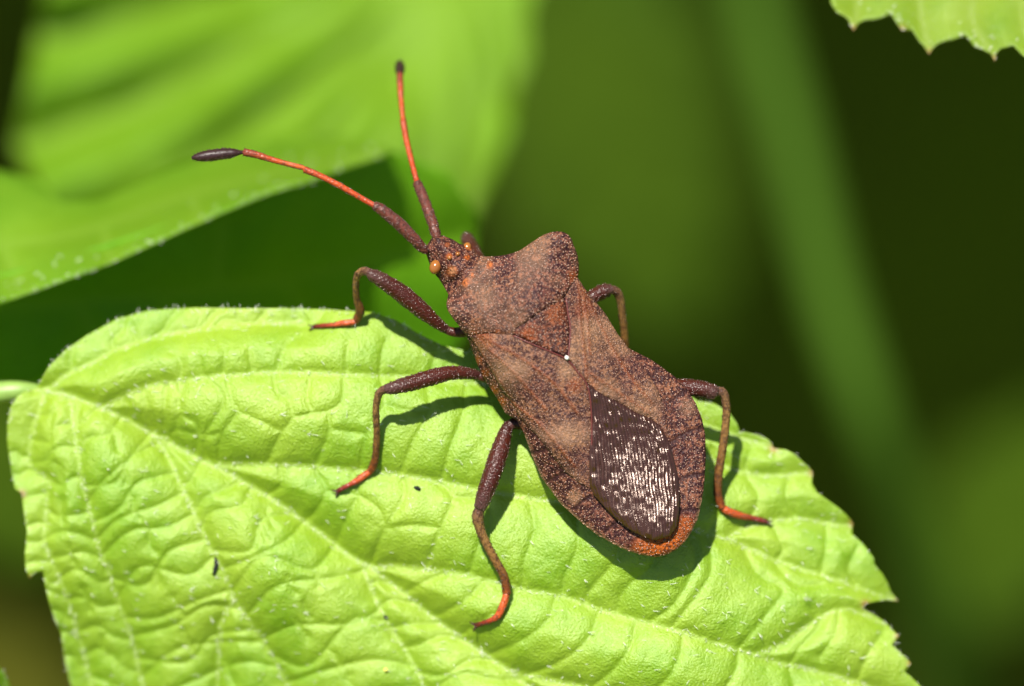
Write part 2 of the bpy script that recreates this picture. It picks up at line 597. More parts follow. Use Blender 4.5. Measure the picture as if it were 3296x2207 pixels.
MID = [(118, 1252), (225, 1274), (352, 1323), (493, 1396), (619, 1464), (732, 1520), (873, 1604), (1013, 1703), (1126, 1787), (1196, 1830), (1290, 1900), (1376, 1970), (1470, 2040), (1564, 2106), (1640, 2160), (1760, 2250), (2000, 2400), (2400, 2560), (3050, 2640)]
S0 = [(140, 1256), (177, 1238), (215, 1206), (311, 1162), (358, 1136), (430, 1108), (526, 1081), (621, 1065), (717, 1053), (860, 1041), (980, 1040)]
S1 = [(330, 1314), (344, 1304), (406, 1270), (502, 1237), (621, 1218), (717, 1208), (884, 1199), (1099, 1203), (1250, 1212), (1400, 1222), (1600, 1240), (1850, 1262), (2100, 1310), (2300, 1380), (2480, 1440)]
S2 = [(690, 1498), (717, 1495), (813, 1493), (956, 1498), (1099, 1509), (1267, 1524), (1421, 1549), (1548, 1576), (1689, 1601), (1950, 1640), (2150, 1682), (2270, 1716), (2392, 1757), (2478, 1797), (2652, 1855), (2825, 1913), (2885, 1932)]
S3 = [(1180, 1822), (1207, 1824), (1282, 1819), (1376, 1829), (1517, 1852), (1658, 1890), (1822, 1923), (1939, 1965), (2099, 2006), (2160, 2023), (2374, 2092), (2536, 2139), (2710, 2179), (2900, 2250)]
S1B = [(2050, 1300), (2200, 1420), (2330, 1500), (2460, 1530), (2610, 1522)]
S2B = [(2330, 1735), (2420, 1690), (2560, 1670), (2700, 1690), (2742, 1690)]
S3B = [(2430, 2108), (2520, 2070), (2620, 2000), (2720, 1960), (2850, 2010)]
S4 = [(1640, 2160), (1800, 2190), (2000, 2240), (2300, 2330), (2900, 2500)]
L0 = [(148, 1262), (129, 1318), (110, 1370), (100, 1428), (96, 1476), (105, 1509), (158, 1545), (153, 1586), (148, 1667), (142, 1740), (165, 1800), (200, 1880), (240, 2000), (275, 2120), (300, 2230)]
L1 = [(224, 1276), (234, 1332), (239, 1380), (249, 1442), (258, 1514), (272, 1571), (287, 1629), (303, 1700), (319, 1763), (348, 1838), (371, 1904), (399, 1984), (423, 2045), (437, 2106), (456, 2195), (480, 2300)]
L2 = [(490, 1398), (526, 1447), (555, 1500), (583, 1562), (612, 1619), (648, 1702), (686, 1777), (719, 1838), (742, 1899), (752, 1932), (789, 1974), (822, 2031), (869, 2097), (911, 2176), (960, 2290)]
L2B = [(752, 1932), (728, 1970), (709, 2017), (705, 2111), (700, 2195), (690, 2300)]
L3 = [(1164, 1812), (1188, 1876), (1211, 1932), (1249, 2007), (1291, 2068), (1329, 2134), (1357, 2190), (1400, 2300)]
TERT = [
    [(550, 1136), (578, 1151), (586, 1179), (581, 1210)], [(722, 1127), (722, 1165), (715, 1206)], [(970, 1079), (923, 1113), (899, 1160), (891, 1197)],
    [(425, 1050), (440, 1100)], [(1240, 1100), (1228, 1150), (1222, 1208)], [(1118, 1120), (1115, 1202)], [(1400, 1144), (1379, 1220)], [(640, 1150), (650, 1212)], [(800, 1130), (812, 1202)],
    [(731, 1208), (746, 1285), (765, 1323), (717, 1394), (703, 1457), (707, 1490)], [(884, 1200), (889, 1256), (927, 1285), (942, 1342), (908, 1390), (860, 1488)],
    [(999, 1208), (989, 1285), (1004, 1328), (942, 1342)], [(1052, 1323), (1061, 1380), (1028, 1470), (1020, 1500)], [(1004, 1328), (1052, 1323), (1100, 1290), (1105, 1205)],
    [(560, 1230), (580, 1300), (565, 1380), (520, 1405)], [(765, 1323), (850, 1360), (908, 1390)], [(565, 1380), (650, 1400), (717, 1394)],
    [(1225, 1215), (1235, 1300), (1180, 1400), (1160, 1512)], [(1061, 1380), (1130, 1390), (1180, 1400)], [(1370, 1222), (1380, 1320), (1330, 1420), (1290, 1525)], [(1500, 1230), (1490, 1330), (1450, 1440), (1420, 1548)], [(1235, 1300), (1300, 1320), (1380, 1320)],
    [(900, 1500), (905, 1560), (860, 1595)], [(1010, 1504), (1050, 1580), (1020, 1640), (980, 1680)], [(1130, 1512), (1150, 1590), (1110, 1680), (1080, 1755)], [(1050, 1580), (1150, 1590)],
    [(1290, 1527), (1300, 1600), (1240, 1700), (1190, 1822)], [(1400, 1548), (1455, 1600), (1420, 1700), (1370, 1826)], [(1455, 1600), (1530, 1600)], [(1240, 1700), (1330, 1690), (1420, 1700)], [(1150, 1590), (1220, 1640), (1240, 1700)],
    [(1560, 1578), (1580, 1680), (1540, 1760), (1510, 1850)], [(1700, 1604), (1720, 1700), (1690, 1800), (1680, 1893)], [(1850, 1622), (1860, 1760), (1820, 1850), (1810, 1920)], [(1980, 1646), (1990, 1780), (1900, 1900), (1880, 1945)], [(2080, 1668), (2110, 1800), (2010, 1900), (1985, 1976)], [(2200, 1700), (2240, 1800), (2180, 1930), (2090, 2004)],
    [(2270, 1716), (2290, 1830), (2240, 1920), (2160, 2020)], [(2390, 1757), (2440, 1850), (2520, 1900), (2460, 1985), (2374, 2090)], [(2480, 1797), (2560, 1880), (2640, 1880)], [(2610, 1950), (2640, 2010), (2580, 2080), (2540, 2138)], [(2700, 1965), (2690, 2040), (2640, 2110)], [(2840, 2040), (2790, 2110), (2760, 2190)],
    [(2290, 1440), (2290, 1560), (2320, 1640), (2280, 1716)], [(2420, 1440), (2400, 1520), (2440, 1600), (2400, 1690)], [(2540, 1530), (2530, 1600), (2560, 1668)], [(2660, 1680), (2660, 1760), (2640, 1850)], [(2480, 1680), (2520, 1760), (2500, 1800)], [(2760, 1760), (2730, 1830), (2760, 1890)],
    [(1310, 1905), (1350, 1880), (1430, 1845)], [(1400, 1985), (1500, 1930), (1560, 1865)], [(1480, 2046), (1560, 1990), (1640, 1950), (1660, 1893)], [(1570, 2110), (1680, 2060), (1760, 2000), (1790, 1918)], [(1680, 2180), (1800, 2130), (1890, 2060), (1930, 1965)], [(1900, 2215), (1980, 2150), (2030, 2080), (2050, 1998)], [(2060, 2260), (2150, 2180), (2190, 2100), (2200, 2036)], [(2250, 2310), (2330, 2220), (2370, 2150), (2374, 2095)], [(2560, 2250), (2550, 2190), (2536, 2142)],
]


def rungs(A, B, gap, skip=0.05, slant=0.0):
    """cross veins between two main veins that start near each other"""
    a = curve(A, 5); b = curve(B, 5)
    L = path_len(a)
    u = skip
    out = []
    while u < 0.97:
        v = min(0.99, max(0.02, u + slant + random.uniform(-0.02, 0.02)))
        p = a[int(u * (len(a) - 1))]; q = b[int(v * (len(b) - 1))]
        d = q - p; L2 = np.linalg.norm(d)
        if L2 > 24:
            nrm = np.array([-d[1], d[0]]) / L2
            m1 = p + d * random.uniform(0.25, 0.4) + nrm * random.uniform(-0.2, 0.2) * L2
            m2 = p + d * random.uniform(0.6, 0.75) + nrm * random.uniform(-0.12, 0.12) * L2
            out.append([p, m1, m2, q])
        u += gap * random.uniform(0.75, 1.3) / L
    return out


TERT_AUTO = []
TERT_AUTO += rungs(L1, [(224, 1276), (352, 1323), (490, 1398)] + L2[1:], 62, 0.10, -0.06)
TERT_AUTO += rungs(L0, [(170, 1262)] + L1, 85, 0.08, -0.02)
TERT_AUTO += rungs(L2, [(490, 1398), (732, 1520), (1013, 1703), (1164, 1812)] + L3[1:], 78, 0.10, -0.05)
TERT_AUTO += rungs(L3, MID[9:16], 75, 0.14, -0.02)
TERT_AUTO += rungs([(330, 1314)] + S1[1:6], MID[2:6], 70, 0.2, 0.02)
TERT_AUTO += rungs([(118, 1248)] + LEAF_TOP[1:12], S0, 150, 0.15, 0.0)
TERT_AUTO += rungs([(23, 1420), (38, 1523), (77, 1655), (82, 1829), (146, 1890), (178, 1998), (225, 2195)], L0[3:], 70, 0.05, 0.0)
# split long cells on the left half with lengthwise bridges
for Ln, Rn, n in ((L1, L2, 9), (L2, L3, 9), (L0, L1, 7)):
    a = curve(Ln, 5); b = curve(Rn, 5)
    for i in range(n):
        u = (i + 0.5) / n
        f = random.uniform(0.35, 0.65)
        p = a[int(u * (len(a) - 1))] * (1 - f) + b[int(min(1, u) * (len(b) - 1))] * f
        q = a[int(min(1, u + 0.07) * (len(a) - 1))] * (1 - f) + b[int(min(1, u + 0.07) * (len(b) - 1))] * f
        TERT_AUTO.append([p, (p + q) / 2 + rng.uniform(-12, 12, 2), q])

V_MID = [curve(MID, 12)]
V_SEC = [curve(s, 12) for s in (S0, S1, S2, S3, S4, S1B, S2B, S3B, L0, L1, L2, L2B, L3)]
V_TER = [curve(s, 10) for s in TERT] + [curve(s, 10) for s in TERT_AUTO]

LEAF_BASE = Relief([
    (118, 1250, -3.7), (300, 1050, -4.3), (600, 995, -4.0), (1000, 1000, -3.8), (1250, 1030, -3.6), (1450, 1100, -3.6), (1700, 1120, -4.2), (2000, 1170, -4.4),
    (400, 1200, -3.1), (700, 1150, -2.8), (1100, 1130, -2.7), (700, 1350, -2.75), (1100, 1350, -2.6), (1500, 1350, -2.7), (1900, 1400, -2.8),
    (500, 1400, -3.2), (1047, 1725, -3.1), (1470, 2040, -2.95), (1300, 1650, -2.65), (1700, 1700, -2.5), (2000, 1850, -2.3), (2080, 1740, -1.85), (1800, 1560, -2.45), (1600, 1950, -2.4),
    (250, 1500, -3.25), (60, 1500, -4.4), (90, 1800, -4.3), (210, 2150, -5.7), (450, 1750, -3.65), (700, 1700, -3.1), (900, 1850, -3.0), (600, 2100, -4.8), (1000, 2150, -4.1),
    (2300, 1600, -3.3), (2500, 1500, -3.9), (2700, 1700, -4.2), (2880, 1930, -4.5), (2450, 1850, -3.15), (2750, 1945, -3.7), (2500, 2000, -2.9), (2870, 2080, -3.9), (2200, 2100, -2.05), (2600, 2180, -3.2),
    (1600, 2400, -3.2), (2300, 2450, -3.0), (3050, 2500, -4.4), (700, 2420, -5.6)], 120.0)


def leaf_fields(P):
    d1 = near_dist(P, V_MID[0], 400)
    d2 = np.full(len(P), 1e9); d3 = np.full(len(P), 1e9)
    for l in V_SEC: d2 = np.minimum(d2, near_dist(P, l, 260))
    for l in V_TER: d3 = np.minimum(d3, near_dist(P, l, 110))
    return d1, d2, d3


def leaf_height(P, fields=None):
    P = np.atleast_2d(np.asarray(P, float))[:, :2]
    d1, d2, d3 = fields if fields is not None else leaf_fields(P)
    h = LEAF_BASE(P) + 1.0
    dm = np.minimum(d1, d2)
    da = np.minimum(dm, d3)
    h += 0.46 * (1 - np.exp(-(d1 / 95.0) ** 1.2)) - 0.46
    h += 0.44 * (1 - np.exp(-(dm / 68.0) ** 1.35)) - 0.42
    h += 0.10 * (1 - np.exp(-(da / 19.0) ** 1.5)) - 0.05
    h -= 0.026 * np.exp(-(d3 / 6.0) ** 2)
    h += 0.06 * np.exp(-(d1 / 9.0) ** 2) + 0.035 * np.exp(-(d2 / 6.0) ** 2)
    h += 0.09 * (vnoise(P, 60, 1) - 0.5) + 0.03 * (vnoise(P, 22, 2) - 0.5)
    return h


def cache(fn):
    store = {}
    def f(P):
        k = (len(P), float(P[:50].sum()))
        if k not in store: store[k] = fn(P)
        return store[k]
    return f


leaf_f = cache(leaf_fields)
TEETH = [p for p in [(2618, 1520), (2746, 1682), (2893, 1935), (2894, 2046), (2934, 2135), (2785, 1944), (95, 1864), (2490, 1442), (70, 1589)]]


def tooth_attr(teeth, r=14.0):
    def f(P):
        v = np.zeros(len(P))
        for q in teeth:
            v = np.maximum(v, np.exp(-(((P - np.array(q)) ** 2).sum(1)) / r ** 2))
        return v * 0.85
    return f


leaf = thing('bramble_leaf', 'bright green toothed leaf with netted veins carrying the brown bug', 'leaf', to_world(118, 1252, -3.9), 'bramble leaves')
blade = plate('leaf_blade', LEAF_OUT, lambda P: leaf_height(P, leaf_f(P)), 0.22, 6.5, M_LEAF, leaf, {
    'vein': lambda P: np.clip(0.45 * np.exp(-(leaf_f(P)[0] / 6.0) ** 2) + 0.35 * np.exp(-(leaf_f(P)[1] / 4.5) ** 2), 0, 1),
    'yellow': lambda P: np.clip(np.exp(-(leaf_f(P)[0] / 60.0) ** 2) + 0.6 * np.exp(-(leaf_f(P)[1] / 30.0) ** 2), 0, 1),
    'tip': tooth_attr(TEETH)}, edge_step=9.0)
pv, pf, pa, _ = tube_mesh([(-900, 1420, -6.5), (-500, 1330, -5.2), (-200, 1275, -4.4), (0, 1262, -3.95), (70, 1256, -3.85), (140, 1258, -3.95), (260, 1292, -4.0)], [40, 40, 38, 36, 30, 16, 6], 18, 8)
M_STALK = plain('leaf_stalk', (0.16, 0.26, 0.05), 0.45, 0.4, 0.25, 3.0)
new_mesh('leaf_stalk', pv, pf, M_STALK, leaf)


def leaf_hairs(parent, lines, height, step, length, radius, lean, seed, spread=0.0, within=None):
    """bristles along lines (photo space) on a blade"""
    r = np.random.default_rng(seed)
    B, D = [], []
    pts = []
    for ln in lines:
        n = max(2, int(path_len(ln) / step))
        q = ln[np.clip((r.random(n) * (len(ln) - 1)).astype(int), 0, len(ln) - 2)]
        pts.append(q + r.normal(0, spread + 0.5, (n, 2)))
    P = np.vstack(pts)
    P = P[(P[:, 0] > -120) & (P[:, 0] < 3420) & (P[:, 1] > -120) & (P[:, 1] < 2330)]
    if within is not None: P = P[inside(P, within)]
    h = height(P)
    W = to_world(P[:, 0], P[:, 1], h - 0.02)
    n = len(P)
    d = lean[0] * RIGHT + lean[1] * UP + lean[2] * TOWARD
    D = d[None] + r.normal(0, 0.45, (n, 1)) * RIGHT + r.normal(0, 0.45, (n, 1)) * UP + r.normal(0, 0.25, (n, 1)) * TOWARD
    V, F = hairs(W, D, length * r.uniform(0.5, 1.3, n), radius * r.uniform(0.7, 1.3, n), 0.6)
    o = new_mesh('leaf_hair', V, F, M_HAIR, parent)
    o['kind'] = 'stuff'
    return o


leaf_hairs(leaf, V_MID + V_SEC, leaf_height, 9, 0.20, 0.0085, (0.2, -0.1, 0.9), 1, 4.0)
edge_line = curve([tuple(p) for p in np.vstack([LEAF_OUT, LEAF_OUT[:1]])], 8)
leaf_hairs(leaf, [edge_line], leaf_height, 6, 0.17, 0.009, (0.0, 0.3, 0.8), 2, 5.0, LEAF_OUT)
top_line = curve(LEAF_TOP[:14], 8)
leaf_hairs(leaf, [top_line], leaf_height, 9, 0.24, 0.010, (-0.1, 0.6, 0.7), 3, 10.0, LEAF_OUT)
field_pts = rng.uniform((0, 990), (2950, 2230), (2600, 2))
field_pts = field_pts[inside(field_pts, LEAF_OUT)]
leaf_hairs(leaf, [np.repeat(field_pts, 2, 0)], leaf_height, path_len(field_pts) / 900.0, 0.30, 0.008, (0.8, -0.2, 0.5), 4, 0.0)

# ------------------------------------------------------------------ the other leaves and stalks
def back_leaf(label, outline, veins, base, mat, spacing, relief, teeth=(), hair_edge=None, group='bramble leaves', stalk=None, name='bramble_leaf', thick=0.3, vw=26.0):
    out = np.array(outline, float)
    ln = [curve(v, 25) for v in veins]
    def fields(P):
        d = np.full(len(P), 1e9)
        for l in ln: d = np.minimum(d, near_dist(P, l, 400))
        return d
    ff = cache(fields)
    def hf(P):
        P = np.atleast_2d(np.asarray(P, float))
        d = fields(P)
        return base(P) + relief * (1 - np.exp(-(d / vw / 2.2) ** 1.4)) + relief * 0.5 * (vnoise(P, vw * 3, 5) - 0.5)
    o = np.array(base(out[:1]))[0]
    root = thing(name, label, 'leaf', to_world(out[0][0], out[0][1], o), group)
    plate('leaf_blade', out, hf, thick, spacing, mat, root, {
        'vein': lambda P: 0.8 * np.exp(-(ff(P) / (vw * 0.35)) ** 2), 'yellow': lambda P: np.exp(-(ff(P) / (vw * 1.6)) ** 2), 'tip': tooth_attr(teeth, 13.0)}, edge_step=spacing)
    if stalk:
        v, f, a, _ = tube_mesh(stalk[0], stalk[1], 12, 8)
        new_mesh('leaf_stalk', v, f, M_STALK, root)
    if hair_edge:
        leaf_hairs(root, [curve(hair_edge, 8)] * 2, hf, 14, 0.22, 0.014, (0.1, 0.2, 0.9), 9, 8.0, out)
        leaf_hairs(root, [curve([(x, y - 45) for x, y in hair_edge], 8)], hf, 40, 0.24, 0.016, (0.1, 0.2, 0.9), 10, 22.0, out)
    return root


# big soft leaf behind the feelers
A_FAN = (1480, -150)
A_OUT = [(140, -220), (150, -40), (120, 120), (85, 300), (50, 470), (140, 640), (260, 760), (380, 900), (620, 1010), (980, 1040), (1260, 1010), (1400, 920), (1480, 800), (1530, 650), (1580, 560), (1640, 420), (1650, 300), (1700, 180), (1690, 60), (1745, -120), (1700, -400), (1300, -650), (800, -700), (350, -520)]
A_VEINS = [[A_FAN, (1000, 60), (560, 280), (80, 470)], [A_FAN, (1060, 230), (700, 480), (250, 760)], [A_FAN, (1160, 330), (900, 620), (600, 990)], [A_FAN, (1270, 400), (1120, 700), (960, 1020)], [A_FAN, (1390, 400), (1320, 700), (1250, 1000)], [A_FAN, (1520, 300), (1500, 550), (1470, 800)], [A_FAN, (900, -60), (400, 60), (130, 110)], [A_FAN, (1600, 100), (1640, 300)]]
A_BASE = Relief([(100, 400, -34), (900, 300, -36), (1500, 300, -37), (800, 900, -32), (1400, 900, -35), (900, -300, -42), (200, -200, -38), (1700, 0, -40), (1250, 600, -34.5)], 300)
back_leaf('large blurred light green leaf hanging behind the feelers', A_OUT, A_VEINS, A_BASE, M_LEAF_SOFT, 26, 3.6, stalk=([(1480, -150, -40), (1600, -700, -46), (1900, -1500, -60)], [60, 60, 60]), vw=70.0)

# leaf with a hairy lower edge in front of it
B_LOW = [(-150, 1045), (0, 978), (180, 915), (350, 852), (520, 775), (700, 694), (860, 628), (1000, 585), (1120, 540), (1230, 505)]
B_OUT = [(-320, 700), (-200, 520), (0, 548), (120, 580), (200, 650), (330, 640), (600, 520), (900, 440), (1120, 440), (1260, 480)] + B_LOW[::-1] + [(-300, 1080)]
B_BASE = Relief([(0, 978, -5.2), (350, 852, -5.8), (700, 694, -6.6), (1000, 585, -8.0), (1230, 505, -10.5), (0, 560, -13), (500, 560, -15), (1000, 460, -17), (200, 760, -8.6), (-250, 700, -9.5)], 160)
back_leaf('pale green leaf with a furry pale edge above the leaf stalk', B_OUT, [[(-300, 800), (200, 760), (700, 600), (1240, 490)], [(0, 770), (60, 900)], [(330, 720), (360, 840)], [(620, 620), (640, 715)]], B_BASE, M_LEAF_SOFT, 20, 0.5, hair_edge=B_LOW, stalk=([(-300, 800, -10), (-700, 840, -14), (-1200, 900, -24)], [40, 40, 40]), vw=40.0)

# shaded leaf turned away from the sun below that edge
G_OUT = [(-200, 930), (200, 830), (600, 700), (1000, 560), (1250, 480), (1450, 560), (1540, 700), (1520, 860), (1560, 1010), (1450, 1150), (1100, 1230), (700, 1240), (300, 1240), (-100, 1230), (-300, 1100)]
G_BASE = Relief([(0, 960, -7.5), (350, 835, -8.0), (700, 680, -8.9), (1000, 570, -10.4), (1250, 490, -13.0), (0, 1200, -8.8), (400, 1180, -9.8), (800, 900, -11.2), (900, 1150, -14.3), (1400, 700, -15.2), (1450, 1100, -18.2), (1200, 900, -14.6), (300, 980, -8.8)], 160)
back_leaf('dark green leaf turned away from the sun, under the furry leaf edge', G_OUT, [[(-250, 1000), (400, 960), (1000, 880), (1500, 760)], [(500, 940), (700, 1200)], [(900, 890), (1150, 1180)], [(250, 970), (350, 1200)], [(700, 900), (720, 720)]], G_BASE, M_LEAF_LUSH, 24, 0.5, vw=50.0)

# toothed leaf corner, top right
C_OUT = [(2674, -20), (2674, 10), (2695, 41), (2718, 52), (2731, 64), (2746, 99), (2766, 73), (2785, 64), (2812, 63), (2840, 56), (2868, 44), (2884, 71), (2904, 99), (2935, 95), (2955, 128), (2975, 150), (2991, 175), (3003, 155), (3016, 143), (3040, 133), (3067, 128), (3108, 113), (3134, 148), (3169, 163), (3188, 172), (3202, 197), (3207, 172), (3220, 158), (3261, 146), (3287, 175), (3330, 205), (3350, 170), (3420, 190), (3500, 100), (3560, -200), (3300, -420), (2900, -350), (2700, -180)]
C_BASE = Relief([(2700, 30, -4.6), (3000, 130, -4.2), (3280, 150, -3.4), (3000, -300, -7.5), (3500, -100, -5.0)], 200)
back_leaf('toothed corner of a sunlit leaf against the dark undergrowth', C_OUT, [[(2700, -300), (3100, -120), (3500, 60)], [(2850, -210), (2780, -60), (2746, 90)], [(3000, -150), (2960, 0), (2990, 165)], [(3150, -90), (3130, 60), (3200, 185)], [(3300, -30), (3290, 60), (3330, 190)]], C_BASE, M_LEAF_YELLOW, 12, 0.35, teeth=[(2746, 95), (2904, 95), (2991, 172), (3202, 192)], hair_edge=[(2700, 45), (2746, 92), (2812, 66), (2868, 48), (2904, 94), (2991, 168), (3067, 130), (3108, 118), (3200, 188), (3261, 150)], stalk=([(2700, -300, -7), (2500, -700, -12), (2300, -1400, -26)], [30, 30, 30]), vw=26.0)

# leaf tip, bottom left corner
E_OUT = [(36, 2240), (30, 2195), (12, 2165), (-20, 2130), (-120, 2120), (-260, 2200), (-260, 2420), (-60, 2420)]
back_leaf('small brownish leaf tip beside the large bright leaf', E_OUT, [[(-250, 2300), (-60, 2240), (25, 2200)]], Relief([(0, 2200, -5.0), (-200, 2200, -7), (-100, 2400, -8)], 100), M_LEAF_SOFT, 14, 0.2, hair_edge=[(36, 2240), (30, 2195), (12, 2165), (-20, 2130)])

# leaf canopy added out of view, only to keep sun off the ground
def leaf_lobe(n=10):
    u = np.linspace(0, 1, n)
    w = np.sin(np.pi * u ** 0.8) * 0.36
    V = np.vstack([np.c_[u, w, -0.12 * u ** 2 - 0.05 * w], np.c_[u, u * 0, -0.12 * u ** 2 - 0.09 * np.sin(np.pi * u)], np.c_[u, -w, -0.12 * u ** 2 - 0.05 * w]])
    F = []
    for i in range(n - 1):
        for k in (0, n):
            F += [(k + i, k + n + i, k + n + i + 1), (k + i, k + n + i + 1, k + i + 1)]
    return V, np.array(F)


cr = np.random.default_rng(77)
LV, LF = leaf_lobe()
cv, cf = [], []
for i in range(1150):
    c = np.array((cr.uniform(-520, 520), cr.uniform(128, 900), cr.uniform(120, 230))) if i < 400 else np.array((cr.uniform(-380, 380), cr.uniform(112, 330), cr.uniform(110, 230)))
    a = cr.uniform(0, 6.28); t = cr.normal(0, 0.25)
    q = LV * cr.uniform(75, 125)
    q = np.c_[q[:, 0] * math.cos(a) - q[:, 1] * math.sin(a), q[:, 0] * math.sin(a) + q[:, 1] * math.cos(a), q[:, 2] + t * q[:, 0]]
    if (q[:, 1] + c[1]).min() < 118: continue
    cf.append(LF + 30 * len(cv)); cv.append(q + c)
shade_canopy = thing('added_shade_canopy', 'leaf canopy added out of view to shade the ground beyond the bug', 'shade_canopy', (0, 1000, GROUND_Z))
mb, tb = mat_new('shade_canopy_leaf')
cb = mixc(tb, noise(tb, nd(tb, 'TexCoord').outputs['Object'], 0.02), (0.05, 0.10, 0.010), (0.08, 0.15, 0.012))
trb = nd(tb, 'BsdfTranslucent'); tb.links.new(mixc(tb, 0.5, cb, (0.20, 0.32, 0.03)), trb.inputs['Color'])
msb = nd(tb, 'MixShader', Fac=0.5); tb.links.new(principled(tb, cb, 0.5, 0.3), msb.inputs[1]); tb.links.new(trb.outputs[0], msb.inputs[2])
finish(tb, msb.outputs[0])
fo = new_mesh('shade_foliage', np.vstack(cv), np.vstack(cf), mb, shade_canopy)
fo['kind'] = 'stuff'
M_BARK = plain('bark', (0.09, 0.06, 0.04), 0.85, 0.2, 0.35, 0.2)
for pts in ([(0, 1000, GROUND_Z - 10), (20, 980, -60), (10, 900, 120), (-10, 600, 190), (0, 300, 180), (10, 150, 165)], [(10, 900, 120), (200, 700, 170), (380, 450, 180), (430, 250, 170)], [(10, 900, 120), (-220, 700, 170), (-380, 450, 180), (-430, 250, 170)]):
    p = spline(pts, 40); R_ = np.linspace(12, 2.5, 40)
    an = np.linspace(0, 2 * math.pi, 8, endpoint=False)
    T_ = np.gradient(p, axis=0); T_ /= np.linalg.norm(T_, axis=1)[:, None]
    V_ = []
    for k in range(40):
        n_ = np.cross(T_[k], (1.0, 0.2, 0.1)); n_ /= np.linalg.norm(n_); b_ = np.cross(T_[k], n_)
        V_.append(p[k] + R_[k] * (np.cos(an)[:, None] * n_ + np.sin(an)[:, None] * b_))
    F_ = [(k * 8 + j, k * 8 + (j + 1) % 8, (k + 1) * 8 + (j + 1) % 8, (k + 1) * 8 + j) for k in range(39) for j in range(8)]
    new_mesh('branch', np.vstack(V_), np.array(F_), M_BARK, shade_canopy)  # limbs of the added canopy, out of view

# soft undergrowth: stalk and leaves far behind
M_STALK_FAR = plain('undergrowth_stalk', (0.030, 0.068, 0.005), 0.8, 0.05, 0.25, 0.05)


def far_stalk(label, pts, rad):
    v, f, a, _ = tube_mesh(pts, rad, 16, 10)
    return tag(new_mesh('plant_stalk', v, f, M_STALK_FAR, None, None, to_world(*pts[-1])), label, 'stalk')


far_stalk('tall green stalk rising blurred through the undergrowth, right of the bug', [(2330, -500, -85), (2430, 0, -80), (2560, 480, -76), (2660, 900, -74), (2790, 1300, -72), (2930, 1700, -76), (3060, 2150, -82), (3200, 2700, -95), (3400, 3600, -140)], [95, 92, 95, 95, 92, 95, 110, 110, 110])


def far_leaf(label, cx, cy, h, a, b, rot, tilt, mat, seed):
    r = np.random.default_rng(seed)
    c, s = math.cos(rot), math.sin(rot)
    th = np.linspace(0, 2 * math.pi, 40, endpoint=False)
    rr = 1 + 0.06 * np.sin(9 * th + r.uniform(0, 6)) + 0.05 * r.normal(size=40)
    ex = a * np.cos(th) * rr; ey = b * np.sin(th) * rr * (1 - 0.3 * np.cos(th))
    out = np.c_[cx + ex * c - ey * s, cy + ex * s + ey * c]
    base = lambda P: h + ((P[:, 0] - cx) * tilt[0] + (P[:, 1] - cy) * tilt[1]) * K - 3e-6 * ((P - (cx, cy)) ** 2).sum(1) * 2
    tip = (cx + a * 0.95 * c, cy + a * 0.95 * s); root_ = (cx - a * 0.95 * c, cy - a * 0.95 * s)
    vs = [[root_, (cx, cy), tip]]
    for q in (-0.4, 0.0, 0.4):
        p = np.array((cx + a * q * c, cy + a * q * s))
        for sg in (-1, 1):
            e = p + np.array((a * 0.25 * c - sg * b * 0.7 * s, a * 0.25 * s + sg * b * 0.7 * c))
            vs.append([tuple(p), tuple((p + e) / 2 + 4), tuple(e)])
    return back_leaf(label, out, vs, base, mat, max(28, a / 14), 2.0, vw=80.0, group='undergrowth leaves', stalk=([(*root_, h), (root_[0] - 300 * c, root_[1] - 300 * s + 500, h - 30), (root_[0] - 400 * c, root_[1] + 2400, h - 120)], [40, 40, 40]), name='undergrowth_leaf')


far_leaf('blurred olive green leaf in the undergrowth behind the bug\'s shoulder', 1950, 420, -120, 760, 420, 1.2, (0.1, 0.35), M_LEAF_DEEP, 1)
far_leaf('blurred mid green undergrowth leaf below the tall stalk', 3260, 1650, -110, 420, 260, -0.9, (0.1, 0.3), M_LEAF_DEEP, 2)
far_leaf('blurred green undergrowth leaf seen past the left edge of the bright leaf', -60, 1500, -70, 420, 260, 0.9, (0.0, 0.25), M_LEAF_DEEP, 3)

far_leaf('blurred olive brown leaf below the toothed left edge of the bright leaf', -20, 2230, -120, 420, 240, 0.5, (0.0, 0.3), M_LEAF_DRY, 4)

# ------------------------------------------------------------------ the bug
BODY_OUT = np.array([(1362, 802), (1372, 818), (1383, 850), (1398, 880), (1413, 897), (1428, 921), (1443, 947), (1437, 975), (1440, 995), (1459, 1026), (1474, 1044), (1495, 1070), (1504, 1086), (1524, 1141), (1556, 1217), (1600, 1282), (1627, 1331), (1665, 1354), (1689, 1401), (1710, 1461), (1743, 1537), (1775, 1580), (1802, 1618), (1830, 1645), (1873, 1683), (1922, 1721), (1970, 1748), (2014, 1770), (2063, 1785), (2111, 1793), (2149, 1784), (2182, 1765), (2206, 1742), (2223, 1716), (2246, 1671), (2260, 1607), (2268, 1539), (2272, 1470), (2270, 1401), (2260, 1349), (2240, 1298), (2211, 1252), (2171, 1211), (2125, 1177), (2091, 1154), (2034, 1126), (2022, 1119), (1988, 1074), (1948, 1010), (1907, 959), (1884, 930), (1861, 897), (1862, 865), (1858, 822), (1845, 787), (1838, 766), (1817, 748), (1785, 746), (1753, 755), (1715, 778), (1667, 809), (1619, 822), (1571, 826), (1543, 824), (1530, 808), (1516, 798), (1500, 790), (1479, 784), (1459, 771), (1427, 758), (1405, 752), (1390, 764), (1378, 784)], float)
BODY_RING = np.vstack([BODY_OUT, BODY_OUT[:1]])
